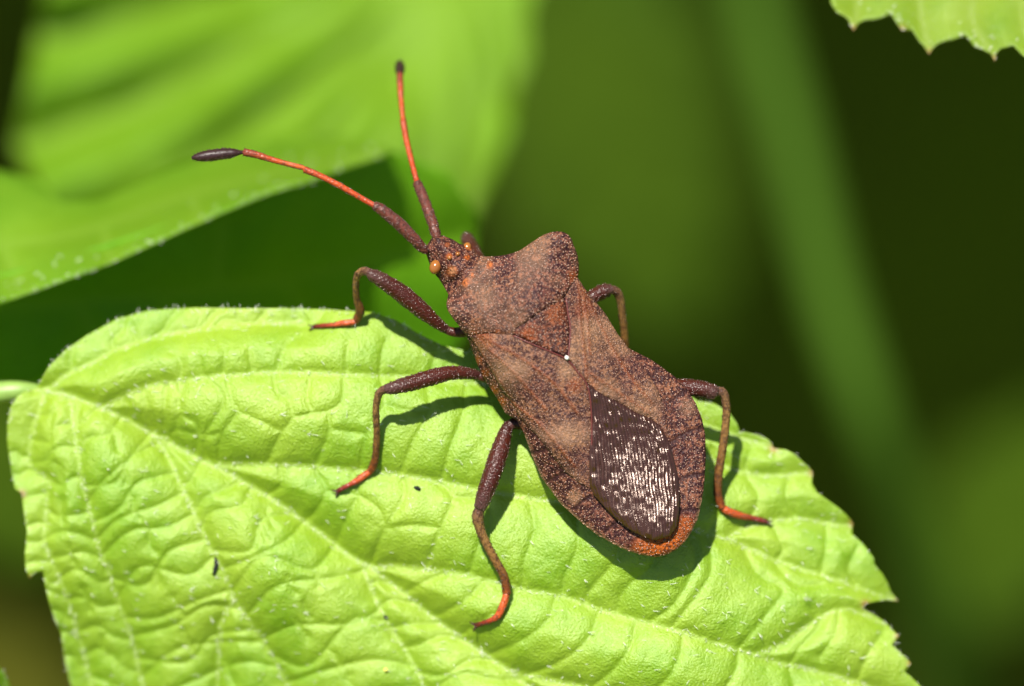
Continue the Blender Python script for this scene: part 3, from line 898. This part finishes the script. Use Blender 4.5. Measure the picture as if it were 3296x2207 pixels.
SHIELD_OUT = np.array([(1452, 947), (1438, 972), (1440, 995), (1459, 1026), (1474, 1044), (1496, 1073), (1530, 1077), (1580, 1071), (1648, 1077), (1660, 1060), (1690, 1040), (1715, 1022), (1760, 992), (1804, 968), (1823, 944), (1839, 917), (1858, 893), (1863, 865), (1859, 822), (1846, 788), (1838, 766), (1817, 748), (1785, 745), (1753, 754), (1715, 777), (1667, 808), (1619, 821), (1571, 825), (1546, 824), (1532, 850), (1502, 890), (1472, 925)], float)
SCUT_OUT = np.array([(1644, 1072), (1665, 1048), (1715, 1015), (1760, 985), (1815, 955), (1828, 1010), (1834, 1060), (1832, 1110), (1827, 1152), (1780, 1132), (1710, 1102)], float)
CORIUM_L = np.array([(1504, 1078), (1580, 1072), (1648, 1077), (1710, 1106), (1780, 1135), (1824, 1154), (1855, 1190), (1886, 1230), (1900, 1282), (1906, 1380), (1904, 1488), (1906, 1560), (1900, 1573), (1867, 1556), (1819, 1518), (1775, 1463), (1735, 1408), (1700, 1372), (1675, 1345), (1640, 1284), (1607, 1240), (1575, 1180), (1548, 1136), (1520, 1094)], float)
CORIUM_R = np.array([(1857, 890), (1839, 915), (1820, 950), (1829, 1010), (1836, 1060), (1834, 1110), (1829, 1154), (1856, 1186), (1882, 1222), (1922, 1262), (1992, 1296), (2046, 1328), (2090, 1346), (2117, 1366), (2138, 1392), (2150, 1412), (2152, 1380), (2142, 1320), (2118, 1255), (2078, 1188), (2024, 1122), (1988, 1074), (1948, 1008), (1907, 958), (1884, 929), (1863, 899)], float)
MEMB_OUT = np.array([(1878, 1222), (1930, 1262), (1992, 1294), (2046, 1326), (2090, 1344), (2120, 1366), (2149, 1410), (2166, 1461), (2182, 1531), (2188, 1586), (2186, 1640), (2178, 1694), (2156, 1724), (2111, 1737), (2074, 1728), (2030, 1706), (1987, 1673), (1949, 1635), (1911, 1592), (1898, 1560), (1896, 1488), (1898, 1380), (1893, 1282)], float)

BACK = Relief([
    (1375, 790, -0.62), (1405, 752, -0.62), (1390, 780, -0.45), (1400, 862, -0.62), (1450, 820, -0.18), (1500, 790, -0.68), (1425, 910, -0.62), (1500, 880, 0.02), (1543, 824, -0.45), (1443, 945, -0.42),
    (1437, 980, 0.02), (1470, 1040, 0.06), (1500, 1075, 0.0), (1560, 900, 0.12), (1520, 980, 0.34), (1600, 1030, 0.62), (1640, 950, 0.70), (1690, 880, 0.52), (1740, 960, 0.86), (1760, 850, 0.40), (1790, 760, 0.22), (1845, 800, 0.16), (1860, 880, 0.05), (1640, 830, 0.05),
    (1730, 1040, 0.86), (1825, 1150, 0.72), (1640, 1140, 0.66), (1560, 1150, 0.18), (1610, 1240, 0.06), (1675, 1340, -0.02), (1740, 1280, 0.52), (1880, 1060, 0.34), (1950, 1015, -0.22), (2022, 1120, -0.30), (1960, 1180, 0.34),
    (1526, 1141, -0.42), (1558, 1217, -0.55), (1602, 1282, -0.55), (1629, 1331, -0.5),
    (1700, 1430, -0.30), (1743, 1537, -0.45), (1830, 1645, -0.25), (1950, 1738, 0.0), (2111, 1792, 0.22), (2220, 1720, 0.02), (2268, 1560, -0.2), (2265, 1380, -0.34), (2211, 1252, -0.42), (2110, 1165, -0.42),
    (1800, 1440, 0.42), (1867, 1553, 0.16), (1819, 1515, 0.12), (1900, 1350, 0.44), (1905, 1480, 0.34), (1990, 1672, 0.28), (2111, 1735, 0.40), (2185, 1640, 0.12), (2150, 1405, -0.06), (2182, 1530, -0.10), (2040, 1420, 0.06), (2050, 1560, 0.26), (2100, 1660, 0.38), (2080, 1250, 0.02)], 45.0)
SUTURES = [curve(s, 8) for s in ([(1706, 1455), (1730, 1452), (1760, 1448)], [(1762, 1548), (1790, 1535), (1826, 1520)], [(1850, 1638), (1872, 1615), (1906, 1594)], [(1948, 1712), (1965, 1695), (1994, 1674)],
                                 [(2095, 1217), (2108, 1200), (2116, 1190)], [(2158, 1292), (2180, 1275), (2211, 1252)], [(2158, 1424), (2190, 1402), (2225, 1385), (2264, 1376)], [(2192, 1540), (2225, 1530), (2270, 1524)], [(2186, 1645), (2220, 1640), (2255, 1640)])]
NECK = [curve(s, 6) for s in ([(1428, 915), (1460, 905), (1500, 870), (1535, 815)],)]


def edge_drop(P, ring, w, a):
    return a * np.exp(-seg_dist(P, ring) / w)


def body_top(P):
    h = BACK(P) - edge_drop(P, BODY_RING, 9.0, 0.10)
    for s in SUTURES: h -= 0.05 * np.exp(-(near_dist(P, s, 40) / 3.5) ** 2)
    for s in NECK: h -= 0.09 * np.exp(-(near_dist(P, s, 60) / 7.0) ** 2)
    # brow bumps and feeler sockets
    for (x, y, r, a) in ((1372, 806, 13, 0.16), (1408, 764, 13, 0.16), (1440, 835, 26, 0.08), (1470, 800, 22, 0.07), (1425, 795, 20, 0.08), (1460, 868, 20, 0.07), (1505, 838, 16, 0.06), (1420, 858, 13, 0.08)):
        h += a * np.exp(-(((P - (x, y)) ** 2).sum(1)) / r ** 2)
    h += 0.035 * (vnoise(P, 14, 11) - 0.5)
    return h


def spots_attr(spots):
    def f(P):
        v = np.zeros(len(P))
        for x, y, r, a in spots:
            v = np.maximum(v, a * np.exp(-((((P - (x, y)) ** 2).sum(1)) / r ** 2) ** 2))
        return np.clip(v, 0, 1)
    return f


def lines_attr(lines, w, a=1.0):
    def f(P):
        v = np.zeros(len(P))
        for l in lines: v = np.maximum(v, a * np.exp(-(near_dist(P, l, w * 5) / w) ** 2))
        return v
    return f


bug = thing('bug', 'brown speckled bug with orange feelers standing on the bright green leaf', 'insect', to_world(1800, 1400, -2.7))
rim_pale = lines_attr([BODY_OUT[18:36]], 5.0, 0.75)
body = plate('body', BODY_OUT, body_top, lambda P: 0.14 + 1.25 * (1 - np.exp(-seg_dist(P, BODY_RING) / 110.0)), 6.0, M_SHELL, bug, {
    'dark': lambda P: np.maximum(np.maximum(lines_attr(SUTURES, 5.5, 0.97)(P), lines_attr(NECK, 4.0, 0.5)(P)), spots_attr([(1728, 1500, 26, .35), (1800, 1570, 22, .35), (1890, 1660, 22, .4), (2235, 1330, 20, .25), (2250, 1480, 24, .3), (1430, 805, 26, 0.35)])(P)),
    'warm': spots_attr([(2150, 1752, 70, 1.0), (2080, 1770, 45, 0.8), (2205, 1690, 30, 0.7), (2120, 1760, 60, 1), (1560, 1200, 14, 0.7), (1590, 1255, 14, 0.9), (1612, 1290, 14, 0.9), (1540, 1160, 14, 0.6), (1455, 872, 17, 0.8), (1445, 825, 12, 0.8), (1503, 828, 9, 0.9), (1474, 816, 7, 0.8), (1440, 788, 8, 0.6), (1508, 792, 12, 0.8)]),
    'pale': lambda P: np.maximum(spots_attr([(1456, 872, 13, 0.55), (1850, 1600, 24, 0.3), (2215, 1310, 30, 0.2)])(P), rim_pale(P))}, edge_step=5.0)

shield_ring = np.vstack([SHIELD_OUT, SHIELD_OUT[:1]])
SHIELD_POLY = spline(SHIELD_OUT, 150, True)


def shield_top(P):
    h = BACK(P) + 0.11 - edge_drop(P, shield_ring, 8.0, 0.08)
    for (x, y, r, a) in ((1490, 912, 22, 0.10), (1575, 858, 22, 0.10), (1450, 990, 40, 0.06), (1800, 785, 60, 0.10), (1540, 890, 18, -0.06)):
        h += a * np.exp(-(((P - (x, y)) ** 2).sum(1)) / r ** 2)
    h += 0.05 * (vnoise(P, 30, 4) - 0.5) + 0.03 * (vnoise(P, 12, 6) - 0.5)
    return h


shield = plate('thorax_shield', SHIELD_POLY, shield_top, 0.16, 6.0, M_SHELL, bug, {
    'dark': spots_attr([(1560, 902, 14, .6), (1540, 870, 12, .55), (1636, 858, 14, .5), (1700, 950, 22, .25), (1620, 1000, 25, .25), (1790, 800, 16, .25), (1735, 1000, 40, 0.3)]),
    'warm': spots_attr([(1497, 908, 13, .9), (1577, 853, 11, .9), (1520, 886, 8, .7), (1845, 890, 20, .35), (1530, 1076, 14, .4), (1600, 1072, 12, .5)]),
    'pale': lambda P: 0.25 * np.clip(vnoise(P, 60, 21) * 1.6 - 0.6, 0, 1)}, edge_step=5.0)
scut = plate('scutellum', SCUT_OUT, lambda P: BACK(P) + 0.07 - edge_drop(P, np.vstack([SCUT_OUT, SCUT_OUT[:1]]), 9.0, 0.06) + 0.02 * (vnoise(P, 12, 8) - 0.5), 0.12, 6.0, M_SCUT, bug, {
    'dark': lines_attr([curve(SCUT_OUT[[4, 5, 6, 7, 8]], 6), curve(SCUT_OUT[[8, 9, 10, 0]], 6)], 5.0, 0.7), 'warm': spots_attr([(1790, 1010, 35, .2), (1700, 1080, 30, .3)]), 'pale': lambda P: np.zeros(len(P))}, edge_step=5.0)

WV_L = [curve(s, 8) for s in ([(1560, 1088), (1690, 1160), (1790, 1240), (1860, 1330)], [(1545, 1098), (1650, 1195), (1760, 1320)], [(1524, 1098), (1580, 1182), (1640, 1275)], [(1640, 1290), (1740, 1370), (1850, 1500)])]
WV_R = [curve(s, 8) for s in ([(1862, 915), (1868, 1020), (1880, 1130), (1890, 1215)], [(1872, 925), (1890, 1020), (1900, 1140)], [(1880, 935), (1950, 1080), (2020, 1200), (2100, 1300)], [(1900, 1200), (1990, 1262), (2090, 1330)])]


def wing(name, out, veins, off, seam, warm, seed):
    ring = np.vstack([out, out[:1]])
    def top(P):
        h = BACK(P) + off - edge_drop(P, ring, 6.0, 0.045)
        for v in veins: h += 0.045 * np.exp(-(near_dist(P, v, 40) / 4.0) ** 2)
        return h + 0.03 * (vnoise(P, 26, seed) - 0.5) + 0.018 * (vnoise(P, 9, seed + 1) - 0.5)
    o = plate(name, out, top, 0.07, 5.5, M_WING, bug, {
        'dark': lambda P: np.maximum(lines_attr(veins, 3.0, 0.35)(P), spots_attr([(1810, 1130, 22, .5), (1850, 1330, 12, .4), (1790, 1290, 16, .35), (1800, 1420, 20, .25), (1985, 1190, 18, .4), (1945, 1120, 20, .35), (2100, 1290, 22, .3), (1925, 1210, 14, .4)])(P)),
        'warm': lambda P: np.maximum(lines_attr(veins, 4.0, 0.35)(P), spots_attr(warm)(P)),
        'pale': lambda P: 0.35 * np.clip(vnoise(P, 70, seed + 3) * 1.8 - 0.75, 0, 1)}, edge_step=5.0)
    sv, sf, sa, _ = tube_mesh([(x, y, BACK([(x, y)])[0] + off + 0.01) for x, y in seam], [2.2] * len(seam), 8, 6)
    new_mesh('wing_seam', sv, sf, M_SEAM, o)
    return top, o


top_R, wing_R = wing('forewing', CORIUM_R, WV_R, 0.055, [(1829, 1154), (1836, 1060), (1829, 1010), (1822, 960)], [(1880, 1000, 30, .2), (1900, 1250, 30, .2)], 31)
top_L, wing_L = wing('forewing', CORIUM_L, WV_L, 0.085, [(1652, 1080), (1710, 1106), (1780, 1135), (1824, 1156), (1855, 1192), (1886, 1232), (1900, 1284), (1905, 1380), (1903, 1488), (1904, 1565)], [(1560, 1095, 30, .3), (1850, 1240, 25, .25)], 41)

MX_L = ([1220, 1290, 1400, 1560, 1640, 1700, 1745], [1878, 1888, 1900, 1903, 1928, 1962, 1990])
MX_R = ([1220, 1290, 1340, 1400, 1500, 1600, 1700, 1745], [2060, 2110, 2135, 2155, 2180, 2192, 2184, 2170])


def memb_phase(P):
    xl = np.interp(P[:, 1], *MX_L); xr = np.interp(P[:, 1], *MX_R)
    f = (P[:, 0] - xl) / (xr - xl)
    return f * 25 + 0.45 * (vnoise(P * (1, 0.5), 24, 61) - 0.5) + 0.9 * (vnoise(P, 75, 62) - 0.5)


def memb_top(P):
    ph = memb_phase(P)
    ring = np.vstack([MEMB_OUT, MEMB_OUT[:1]])
    d = seg_dist(P, ring)
    ridge = np.abs(np.cos(np.pi * ph))
    h = BACK(P) + 0.035 - 0.03 * np.exp(-d / 10.0)
    amp = np.clip(d / 14.0, 0.15, 1)
    h += amp * (0.040 * (1 - (1 - ridge) ** 2))
    idp = np.floor(ph + 0.5)
    wob = vnoise(np.c_[idp * 7.3 * 10, P[:, 1]], 20.0, 63)
    h += amp * 0.075 * (wob - 0.35) + 0.02 * (vnoise(P, 40, 64) - 0.5) + 0.0006 * np.clip(P[:, 1] - 1330, 0, 330)
    return h


memb = plate('wing_membrane', MEMB_OUT, memb_top, 0.06, 2.5, M_MEMBRANE, bug, {'ridge': lambda P: np.clip(np.abs(np.cos(np.pi * memb_phase(P))) * 1.6 - 0.9, 0, 1) * 0.22}, edge_step=3.0)


# granules: the tiny shining warts that cover the cuticle
def granules(parent, poly, top, gap, rad, mat, avoid=(), seed=0, jitter=0.42, sink=0.35, thin=None):
    r = np.random.default_rng(seed)
    lo, hi = poly.min(0), poly.max(0)
    gx, gy = np.meshgrid(np.arange(lo[0], hi[0], gap), np.arange(lo[1], hi[1], gap * 0.87))
    gx = gx + (np.arange(gx.shape[0]) % 2)[:, None] * gap / 2
    P = np.c_[gx.ravel(), gy.ravel()] + r.uniform(-jitter, jitter, (gx.size, 2)) * gap
    P = P[inside(P, poly)]
    P = P[seg_dist(P, np.vstack([poly, poly[:1]])) > 1.5]
    for a in avoid: P = P[~inside(P, a)]
    for (x, y, rr) in (thin or ()): P = P[((P - (x, y)) ** 2).sum(1) > rr * rr]
    if parent is body:
        for l in SUTURES: P = P[near_dist(P, l, 20) > 6]
    R = rad * K * r.uniform(0.5, 1.35, len(P))
    V, F = beads(to_world(P[:, 0], P[:, 1], top(P) + R * (0.5 - sink)), R)
    o = new_mesh('granules', V, F, mat, parent)
    o['kind'] = 'stuff'
    return o


granules(shield, SHIELD_POLY, shield_top, 10.0, 2.5, M_BEAD, seed=1, thin=[(1497, 908, 13), (1577, 853, 11)])
granules(body, BODY_OUT, body_top, 9.8, 2.1, M_BEAD, [SHIELD_POLY, CORIUM_L, CORIUM_R, MEMB_OUT, SCUT_OUT], 2, thin=[(1402, 858, 20), (1456, 872, 14), (1503, 828, 8)])
granules(scut, SCUT_OUT, lambda P: BACK(P) + 0.07 - edge_drop(P, np.vstack([SCUT_OUT, SCUT_OUT[:1]]), 9.0, 0.06), 9.8, 2.2, M_BEAD, [SHIELD_POLY], 3)
granules(wing_L, CORIUM_L, top_L, 8.6, 1.8, M_BEAD, [SHIELD_POLY], 4)
granules(wing_R, CORIUM_R, top_R, 8.6, 1.8, M_BEAD, [SHIELD_POLY], 5)


# eyes and simple eyes
def ball(name, x, y, h, rx, ry, rh, rot, mat, parent, seg=20):
    th = np.linspace(0, math.pi, seg // 2 + 1); ph = np.linspace(0, 2 * math.pi, seg, endpoint=False)
    V = []
    c, s = math.cos(rot), math.sin(rot)
    for a in th:
        for b in ph:
            u, v, w = math.cos(a) * rx, math.sin(a) * math.cos(b) * ry, math.sin(a) * math.sin(b) * rh
            V.append(to_world(x + u * c - v * s, y + u * s + v * c, h + w * K))
    F = []
    for i in range(seg // 2):
        for j in range(seg):
            a = i * seg + j; b = i * seg + (j + 1) % seg
            F += [(a, a + seg, b + seg), (a, b + seg, b)]
    return new_mesh(name, np.array(V), np.array(F), mat, parent)


ball('eye', 1401, 859, -0.46, 19, 24, 21, 0.25, M_EYE, bug)
ball('eye', 1503, 797, -0.82, 14, 18, 16, 0.25, M_EYE, bug)
M_EYE_RIM = plain('eye_rim', (0.30, 0.12, 0.035), 0.35)
ball('ocellus', 1447, 829, BACK([(1447, 829)])[0] + 0.10, 8, 8, 8, 0, M_EYE, bug, 12)
ball('ocellus', 1473, 817, BACK([(1473, 817)])[0] + 0.08, 7, 7, 7, 0, M_EYE, bug, 12)


# limbs
def limb(name, pts, rad, mat, parent, sides=14, sub=8):
    v, f, a, sk = tube_mesh(pts, rad, sides, sub)
    return new_mesh(name, v, f, mat, parent, {'along': a}), sk


def limb_beads(parent, sk, gap, rad, mat, seed, bristle=0.0):
    """granules and short bristles round a limb"""
    W, R, T = sk
    r = np.random.default_rng(seed)
    s = np.r_[0, np.cumsum(np.linalg.norm(np.diff(W, axis=0), axis=1))]
    area = 2 * math.pi * float(((R[1:] + R[:-1]) / 2 * np.diff(s)).sum())
    n = int(area / (gap * K) ** 2)
    cdf = np.r_[0, np.cumsum((R[1:] + R[:-1]) / 2 * np.diff(s))]; cdf /= cdf[-1]
    u = np.interp(r.random(n), cdf, s)
    C = np.stack([np.interp(u, s, W[:, k]) for k in range(3)], 1)
    TT = np.stack([np.interp(u, s, T[:, k]) for k in range(3)], 1); TT /= np.linalg.norm(TT, axis=1)[:, None]
    RR = np.interp(u, s, R)
    ref = np.where(np.abs(TT @ TOWARD)[:, None] < 0.95, TOWARD[None], RIGHT[None])
    N = np.cross(TT, ref); N /= np.linalg.norm(N, axis=1)[:, None]
    B = np.cross(TT, N)
    th = r.uniform(0, 2 * math.pi, n)
    D = np.cos(th)[:, None] * N + np.sin(th)[:, None] * B
    rr = rad * K * r.uniform(0.6, 1.3, n)
    V, F = beads(C + D * (RR + rr * 0.05)[:, None], rr)
    o = new_mesh('granules', V, F, mat, parent); o['kind'] = 'stuff'
    if bristle > 0:
        V, F = hairs(C + D * RR[:, None] * 0.97, D * 0.8 + TT * 0.9, bristle * K * r.uniform(0.6, 1.3, n), np.full(n, 1.0 * K))
        o = new_mesh('bristles', V, F, M_BRISTLE, parent); o['kind'] = 'stuff'


M_BRISTLE = plain('bristle', (0.045, 0.022, 0.014), 0.3, 0.5, 0.3)


def feeler(segs, seed):
    """segs: list of (points, radii, material, bristle)"""
    root = None
    for i, (p, r, m, b, gp) in enumerate(segs):
        o, sk = limb('antenna' if root is None else 'antenna_segment', p, r, m, bug if root is None else root)
        if root is None: root = o
        limb_beads(root, sk, gp, 2.2 if i == 0 else 1.3, M_BEAD_DARK if i < 3 else M_CLUB, seed + i, b)
    return root


feeler([
    ([(1374, 812, -0.50), (1360, 798, -0.40), (1330, 766, -0.25), (1280, 716, -0.1), (1225, 672, 0.0), (1203, 661, 0.0)], [8, 15, 18, 19.5, 17, 13], M_ANT1, 5, 7.5),
    ([(1210, 664, 0.0), (1150, 630, 0.05), (1091, 596, 0.1), (1030, 565, 0.1), (980, 545, 0.1)], [9, 9.5, 10, 10, 11], M_ANT2, 5, 8),
    ([(984, 546, 0.1), (970, 538, 0.1), (930, 528, 0.05), (868, 511, 0.0), (820, 496, 0.0), (785, 489, 0.0)], [7, 8, 8.5, 9.5, 11.5, 12.5], M_ANT3, 5, 8),
    ([(790, 489, 0.0), (772, 491, 0.0), (745, 492, 0.0), (690, 498, 0.0), (645, 504, 0.0), (618, 507, 0.0)], [3.5, 7, 15, 18, 14.5, 5], M_CLUB, 8, 8)], 100)
feeler([
    ([(1414, 772, -0.55), (1404, 756, -0.5), (1390, 710, -0.7), (1368, 650, -1.1), (1350, 605, -1.4), (1341, 586, -1.5)], [8, 15, 16, 16, 15.5, 13], M_ANT1, 5, 7.5),
    ([(1344, 592, -1.5), (1325, 520, -1.9), (1308, 450, -2.3), (1297, 385, -2.6)], [8.5, 9, 9.5, 10.5], M_ANT2, 4, 8),
    ([(1298, 392, -2.6), (1291, 320, -3.0), (1288, 270, -3.3), (1287, 238, -3.6)], [8, 9, 10.5, 11], M_ANT3, 4, 8),
    ([(1287, 244, -3.5), (1287, 232, -3.9), (1287, 220, -4.4), (1287, 206, -4.9), (1288, 198, -5.2)], [5, 12, 15, 13, 4], M_CLUB, 6, 8)], 110)


def lh(x, y, up=0.0):
    return float(leaf_height([(x, y)])[0]) + up


def fall(pts, h0, up=0.2, hang=0.8):
    """shin from knee height h0 down to the blade at its last point"""
    p = np.array(pts, float)
    u = np.r_[0, np.cumsum(np.linalg.norm(np.diff(p, axis=0), axis=1))]; u /= u[-1]
    h1 = lh(p[-1][0], p[-1][1], up)
    out = []
    for (x, y), t in zip(p, u):
        out.append((x, y, h0 + (h1 - h0) * t ** hang if t < 1 else h1))
    return out


def leg(coxa, coxa_r, femur, femur_r, tibia, tibia_r, tarsus, tarsus_r, claws, seed):
    root, _ = limb('leg', coxa, coxa_r, M_FEMUR, bug)
    o, sk = limb('femur', femur, femur_r, M_FEMUR, root, 18)
    limb_beads(root, sk, 9.5, 2.3, M_BEAD_DARK, seed, 6)
    o, sk = limb('tibia', tibia, tibia_r, M_TIBIA, root)
    limb_beads(root, sk, 10, 1.2, M_BEAD_DARK, seed + 1, 6)
    o, sk = limb('tarsus', tarsus, tarsus_r, M_TARSUS, root)
    limb_beads(root, sk, 11, 0.9, M_BEAD_DARK, seed + 2, 9)
    x, y, h = tarsus[-1]
    for dx, dy in claws:
        limb('claw', [(x - dx * 0.15, y - dy * 0.15, h), (x + dx * 0.5, y + dy * 0.5, h + 0.05), (x + dx, y + dy, h - 0.06)], [4.0, 3.0, 0.8], M_CLAW, root, 8, 5)


# front left
leg([(1530, 1050, -0.8), (1486, 1068, -1.0), (1450, 1066, -1.1), (1424, 1052, -1.05)], [26, 18, 15, 12],
    [(1440, 1063, -1.1), (1415, 1046, -1.0), (1360, 1000, -0.75), (1300, 950, -0.55), (1240, 908, -0.35), (1198, 884, -0.25), (1186, 878, -0.25)], [13, 17, 26, 29, 25, 19, 14],
    fall([(1192, 876), (1170, 872), (1152, 884), (1145, 915), (1148, 961), (1159, 1000), (1146, 1032)], -0.25, 0.2, 1.0), [13, 14, 12, 10.5, 11, 15, 12],
    [(1150, 1032, lh(1146, 1034, 0.20)), (1128, 1038, lh(1128, 1040, 0.20)), (1100, 1040, lh(1100, 1042, 0.18)), (1075, 1045, lh(1075, 1046, 0.16)), (1045, 1047, lh(1045, 1048, 0.16)), (1010, 1051, lh(1010, 1052, 0.14))], [9, 10, 10, 7.5, 7.5, 7], [(-20, -6), (-16, 14)], 200)
# middle left
leg([(1640, 1230, -0.8), (1585, 1218, -1.0), (1548, 1210, -1.05), (1526, 1204, -1.0)], [24, 20, 17, 14],
    [(1545, 1208, -1.05), (1520, 1203, -0.95), (1460, 1199, -0.7), (1400, 1211, -0.5), (1330, 1231, -0.3), (1270, 1247, -0.15), (1240, 1252, -0.15)], [14, 17, 22, 26, 25, 21, 15],
    fall([(1248, 1250), (1230, 1256), (1217, 1274), (1210, 1317), (1213, 1393), (1210, 1460), (1203, 1495), (1194, 1515)], -0.15, 0.2, 1.0), [14, 13, 12, 11, 11, 12, 13, 12],
    [(1200, 1510, lh(1200, 1512, 0.2)), (1180, 1525, lh(1180, 1525, 0.2)), (1150, 1546, lh(1150, 1546, 0.18)), (1128, 1558, lh(1128, 1558, 0.16)), (1105, 1570, lh(1105, 1570, 0.15)), (1086, 1582, lh(1086, 1582, 0.14))], [10, 11, 11, 8, 8, 8.5], [(-22, -6), (-6, 20)], 210)
# hind left
leg([(1740, 1380, -0.8), (1690, 1366, -0.95), (1655, 1362, -1.0), (1634, 1376, -0.95)], [24, 21, 19, 16],
    [(1645, 1362, -1.0), (1632, 1378, -0.95), (1615, 1430, -0.8), (1596, 1490, -0.65), (1572, 1560, -0.55), (1552, 1615, -0.55), (1546, 1640, -0.55)], [14, 19, 27, 30, 28, 24, 17],
    fall([(1548, 1630), (1538, 1660), (1545, 1700), (1566, 1750), (1594, 1803), (1622, 1855), (1632, 1912)], -0.55, 0.2, 1.0), [15, 19, 16, 14, 14, 14.5, 14],
    [(1632, 1905, lh(1632, 1908, 0.22)), (1622, 1940, lh(1622, 1940, 0.22)), (1604, 1980, lh(1604, 1980, 0.2)), (1580, 1996, lh(1580, 1996, 0.18)), (1555, 2005, lh(1555, 2005, 0.17)), (1532, 2013, lh(1532, 2013, 0.16))], [11, 12, 12, 8.5, 8, 9], [(-22, -12), (-10, 22)], 220)
# hind right
leg([(1980, 1300, -0.8), (2060, 1270, -1.1), (2110, 1258, -1.15)], [24, 22, 18],
    [(2100, 1258, -1.15), (2150, 1250, -1.1), (2200, 1246, -1.05), (2260, 1252, -0.95), (2300, 1262, -0.95), (2310, 1265, -0.95)], [17, 24, 27, 26, 23, 16],
    fall([(2300, 1262), (2322, 1260), (2335, 1284), (2338, 1338), (2329, 1424), (2314, 1520), (2311, 1590), (2326, 1636)], -0.95, 0.2, 1.0), [13, 16, 14, 13, 13.5, 14, 14, 12],
    [(2318, 1628, lh(2320, 1630, 0.2)), (2345, 1646, lh(2345, 1646, 0.2)), (2385, 1660, lh(2385, 1660, 0.18)), (2420, 1667, lh(2420, 1667, 0.16)), (2450, 1674, lh(2450, 1674, 0.16)), (2470, 1680, lh(2470, 1680, 0.16))], [11, 13, 12, 9, 9, 8], [(20, -3), (14, 14)], 230)
# middle right
leg([(1780, 1040, -0.8), (1840, 1000, -1.1), (1870, 980, -1.2)], [24, 22, 18],
    [(1860, 985, -1.2), (1885, 970, -1.25), (1920, 948, -1.35), (1950, 934, -1.4), (1970, 931, -1.4)], [18, 22, 24, 22, 15],
    fall([(1964, 930), (1985, 938), (1997, 965), (2003, 1010), (2009, 1060), (2012, 1120), (2010, 1180)], -1.4, 0.2, 1.0), [13, 14, 13, 12, 12, 12, 11],
    [(2010, 1176, lh(2010, 1185, 0.2)), (2025, 1210, lh(2025, 1210, 0.2)), (2040, 1235, lh(2040, 1235, 0.18)), (2060, 1255, lh(2060, 1255, 0.16))], [11, 11, 9, 8], [(14, 12), (4, 18)], 240)
# front right, folded behind the head
leg([(1640, 930, -0.8), (1590, 900, -1.5), (1560, 870, -2.0)], [24, 20, 17],
    [(1568, 880, -2.0), (1545, 850, -2.4), (1525, 815, -2.9), (1508, 780, -3.5), (1500, 760, -3.8)], [17, 22, 24, 22, 17],
    [(1502, 766, -3.8), (1500, 768, -4.1), (1512, 800, -4.5), (1540, 860, -4.6), (1575, 950, -4.5), (1600, 1050, -4.4), (1612, 1140, lh(1612, 1140, 0.2))], [13, 14, 12, 11, 11, 12, 11],
    [(1610, 1130, lh(1612, 1140, 0.2)), (1620, 1165, lh(1620, 1165, 0.2)), (1635, 1190, lh(1635, 1190, 0.18)), (1650, 1210, lh(1650, 1210, 0.16))], [11, 11, 9, 8], [(14, 12), (4, 18)], 250)

# ------------------------------------------------------------------ specks lying about
M_BLACK = plain('dropping', (0.006, 0.008, 0.006), 0.7, 0.2)
M_WHITE = plain('dust', (0.75, 0.72, 0.66), 0.5)
M_POLLEN = plain('pollen', (0.62, 0.60, 0.10), 0.5)


def speck(name, pts, rad, mat, label, cat):
    v, f, a, _ = tube_mesh(pts, rad, 10, 5)
    v = v + rng.normal(0, 0.006, v.shape)
    return tag(new_mesh(name, v, f, mat, None, None, to_world(*pts[0])), label, cat)


speck('dropping', [(x, y, lh(x, y, 0.05)) for x, y in ((693, 1794), (696, 1812), (693, 1832), (687, 1849))], [3.5, 6.5, 6.5, 4], M_BLACK, 'tiny black curved dropping lying on the bright leaf', 'dropping')
speck('debris_crumb', [(x, y, lh(x, y, 0.04)) for x, y in ((1334, 1568), (1344, 1571), (1352, 1576))], [4, 7, 4], M_BLACK, 'dark crumb of debris on the leaf between the middle and hind feet', 'debris')
speck('debris_crumb', [(x, y, lh(x, y, 0.04)) for x, y in ((1235, 1983), (1240, 1985), (1248, 1988))], [2, 5, 2], M_BLACK, 'dark pointed crumb on the leaf beside a lower side vein', 'debris')
speck('dust_speck', [(x, y, 0.72 + 0.16) for x, y in ((1820, 1147), (1826, 1151), (1831, 1150))], [4, 7.5, 4], M_WHITE, 'tiny white speck on the bug\'s back where its wings meet', 'speck')
speck('pollen_grain', [(x, y, lh(x, y, 0.05)) for x, y in ((1236, 2155), (1241, 2156), (1247, 2156))], [4, 7, 4], M_POLLEN, 'yellow pollen grain lying on the bright leaf', 'pollen')
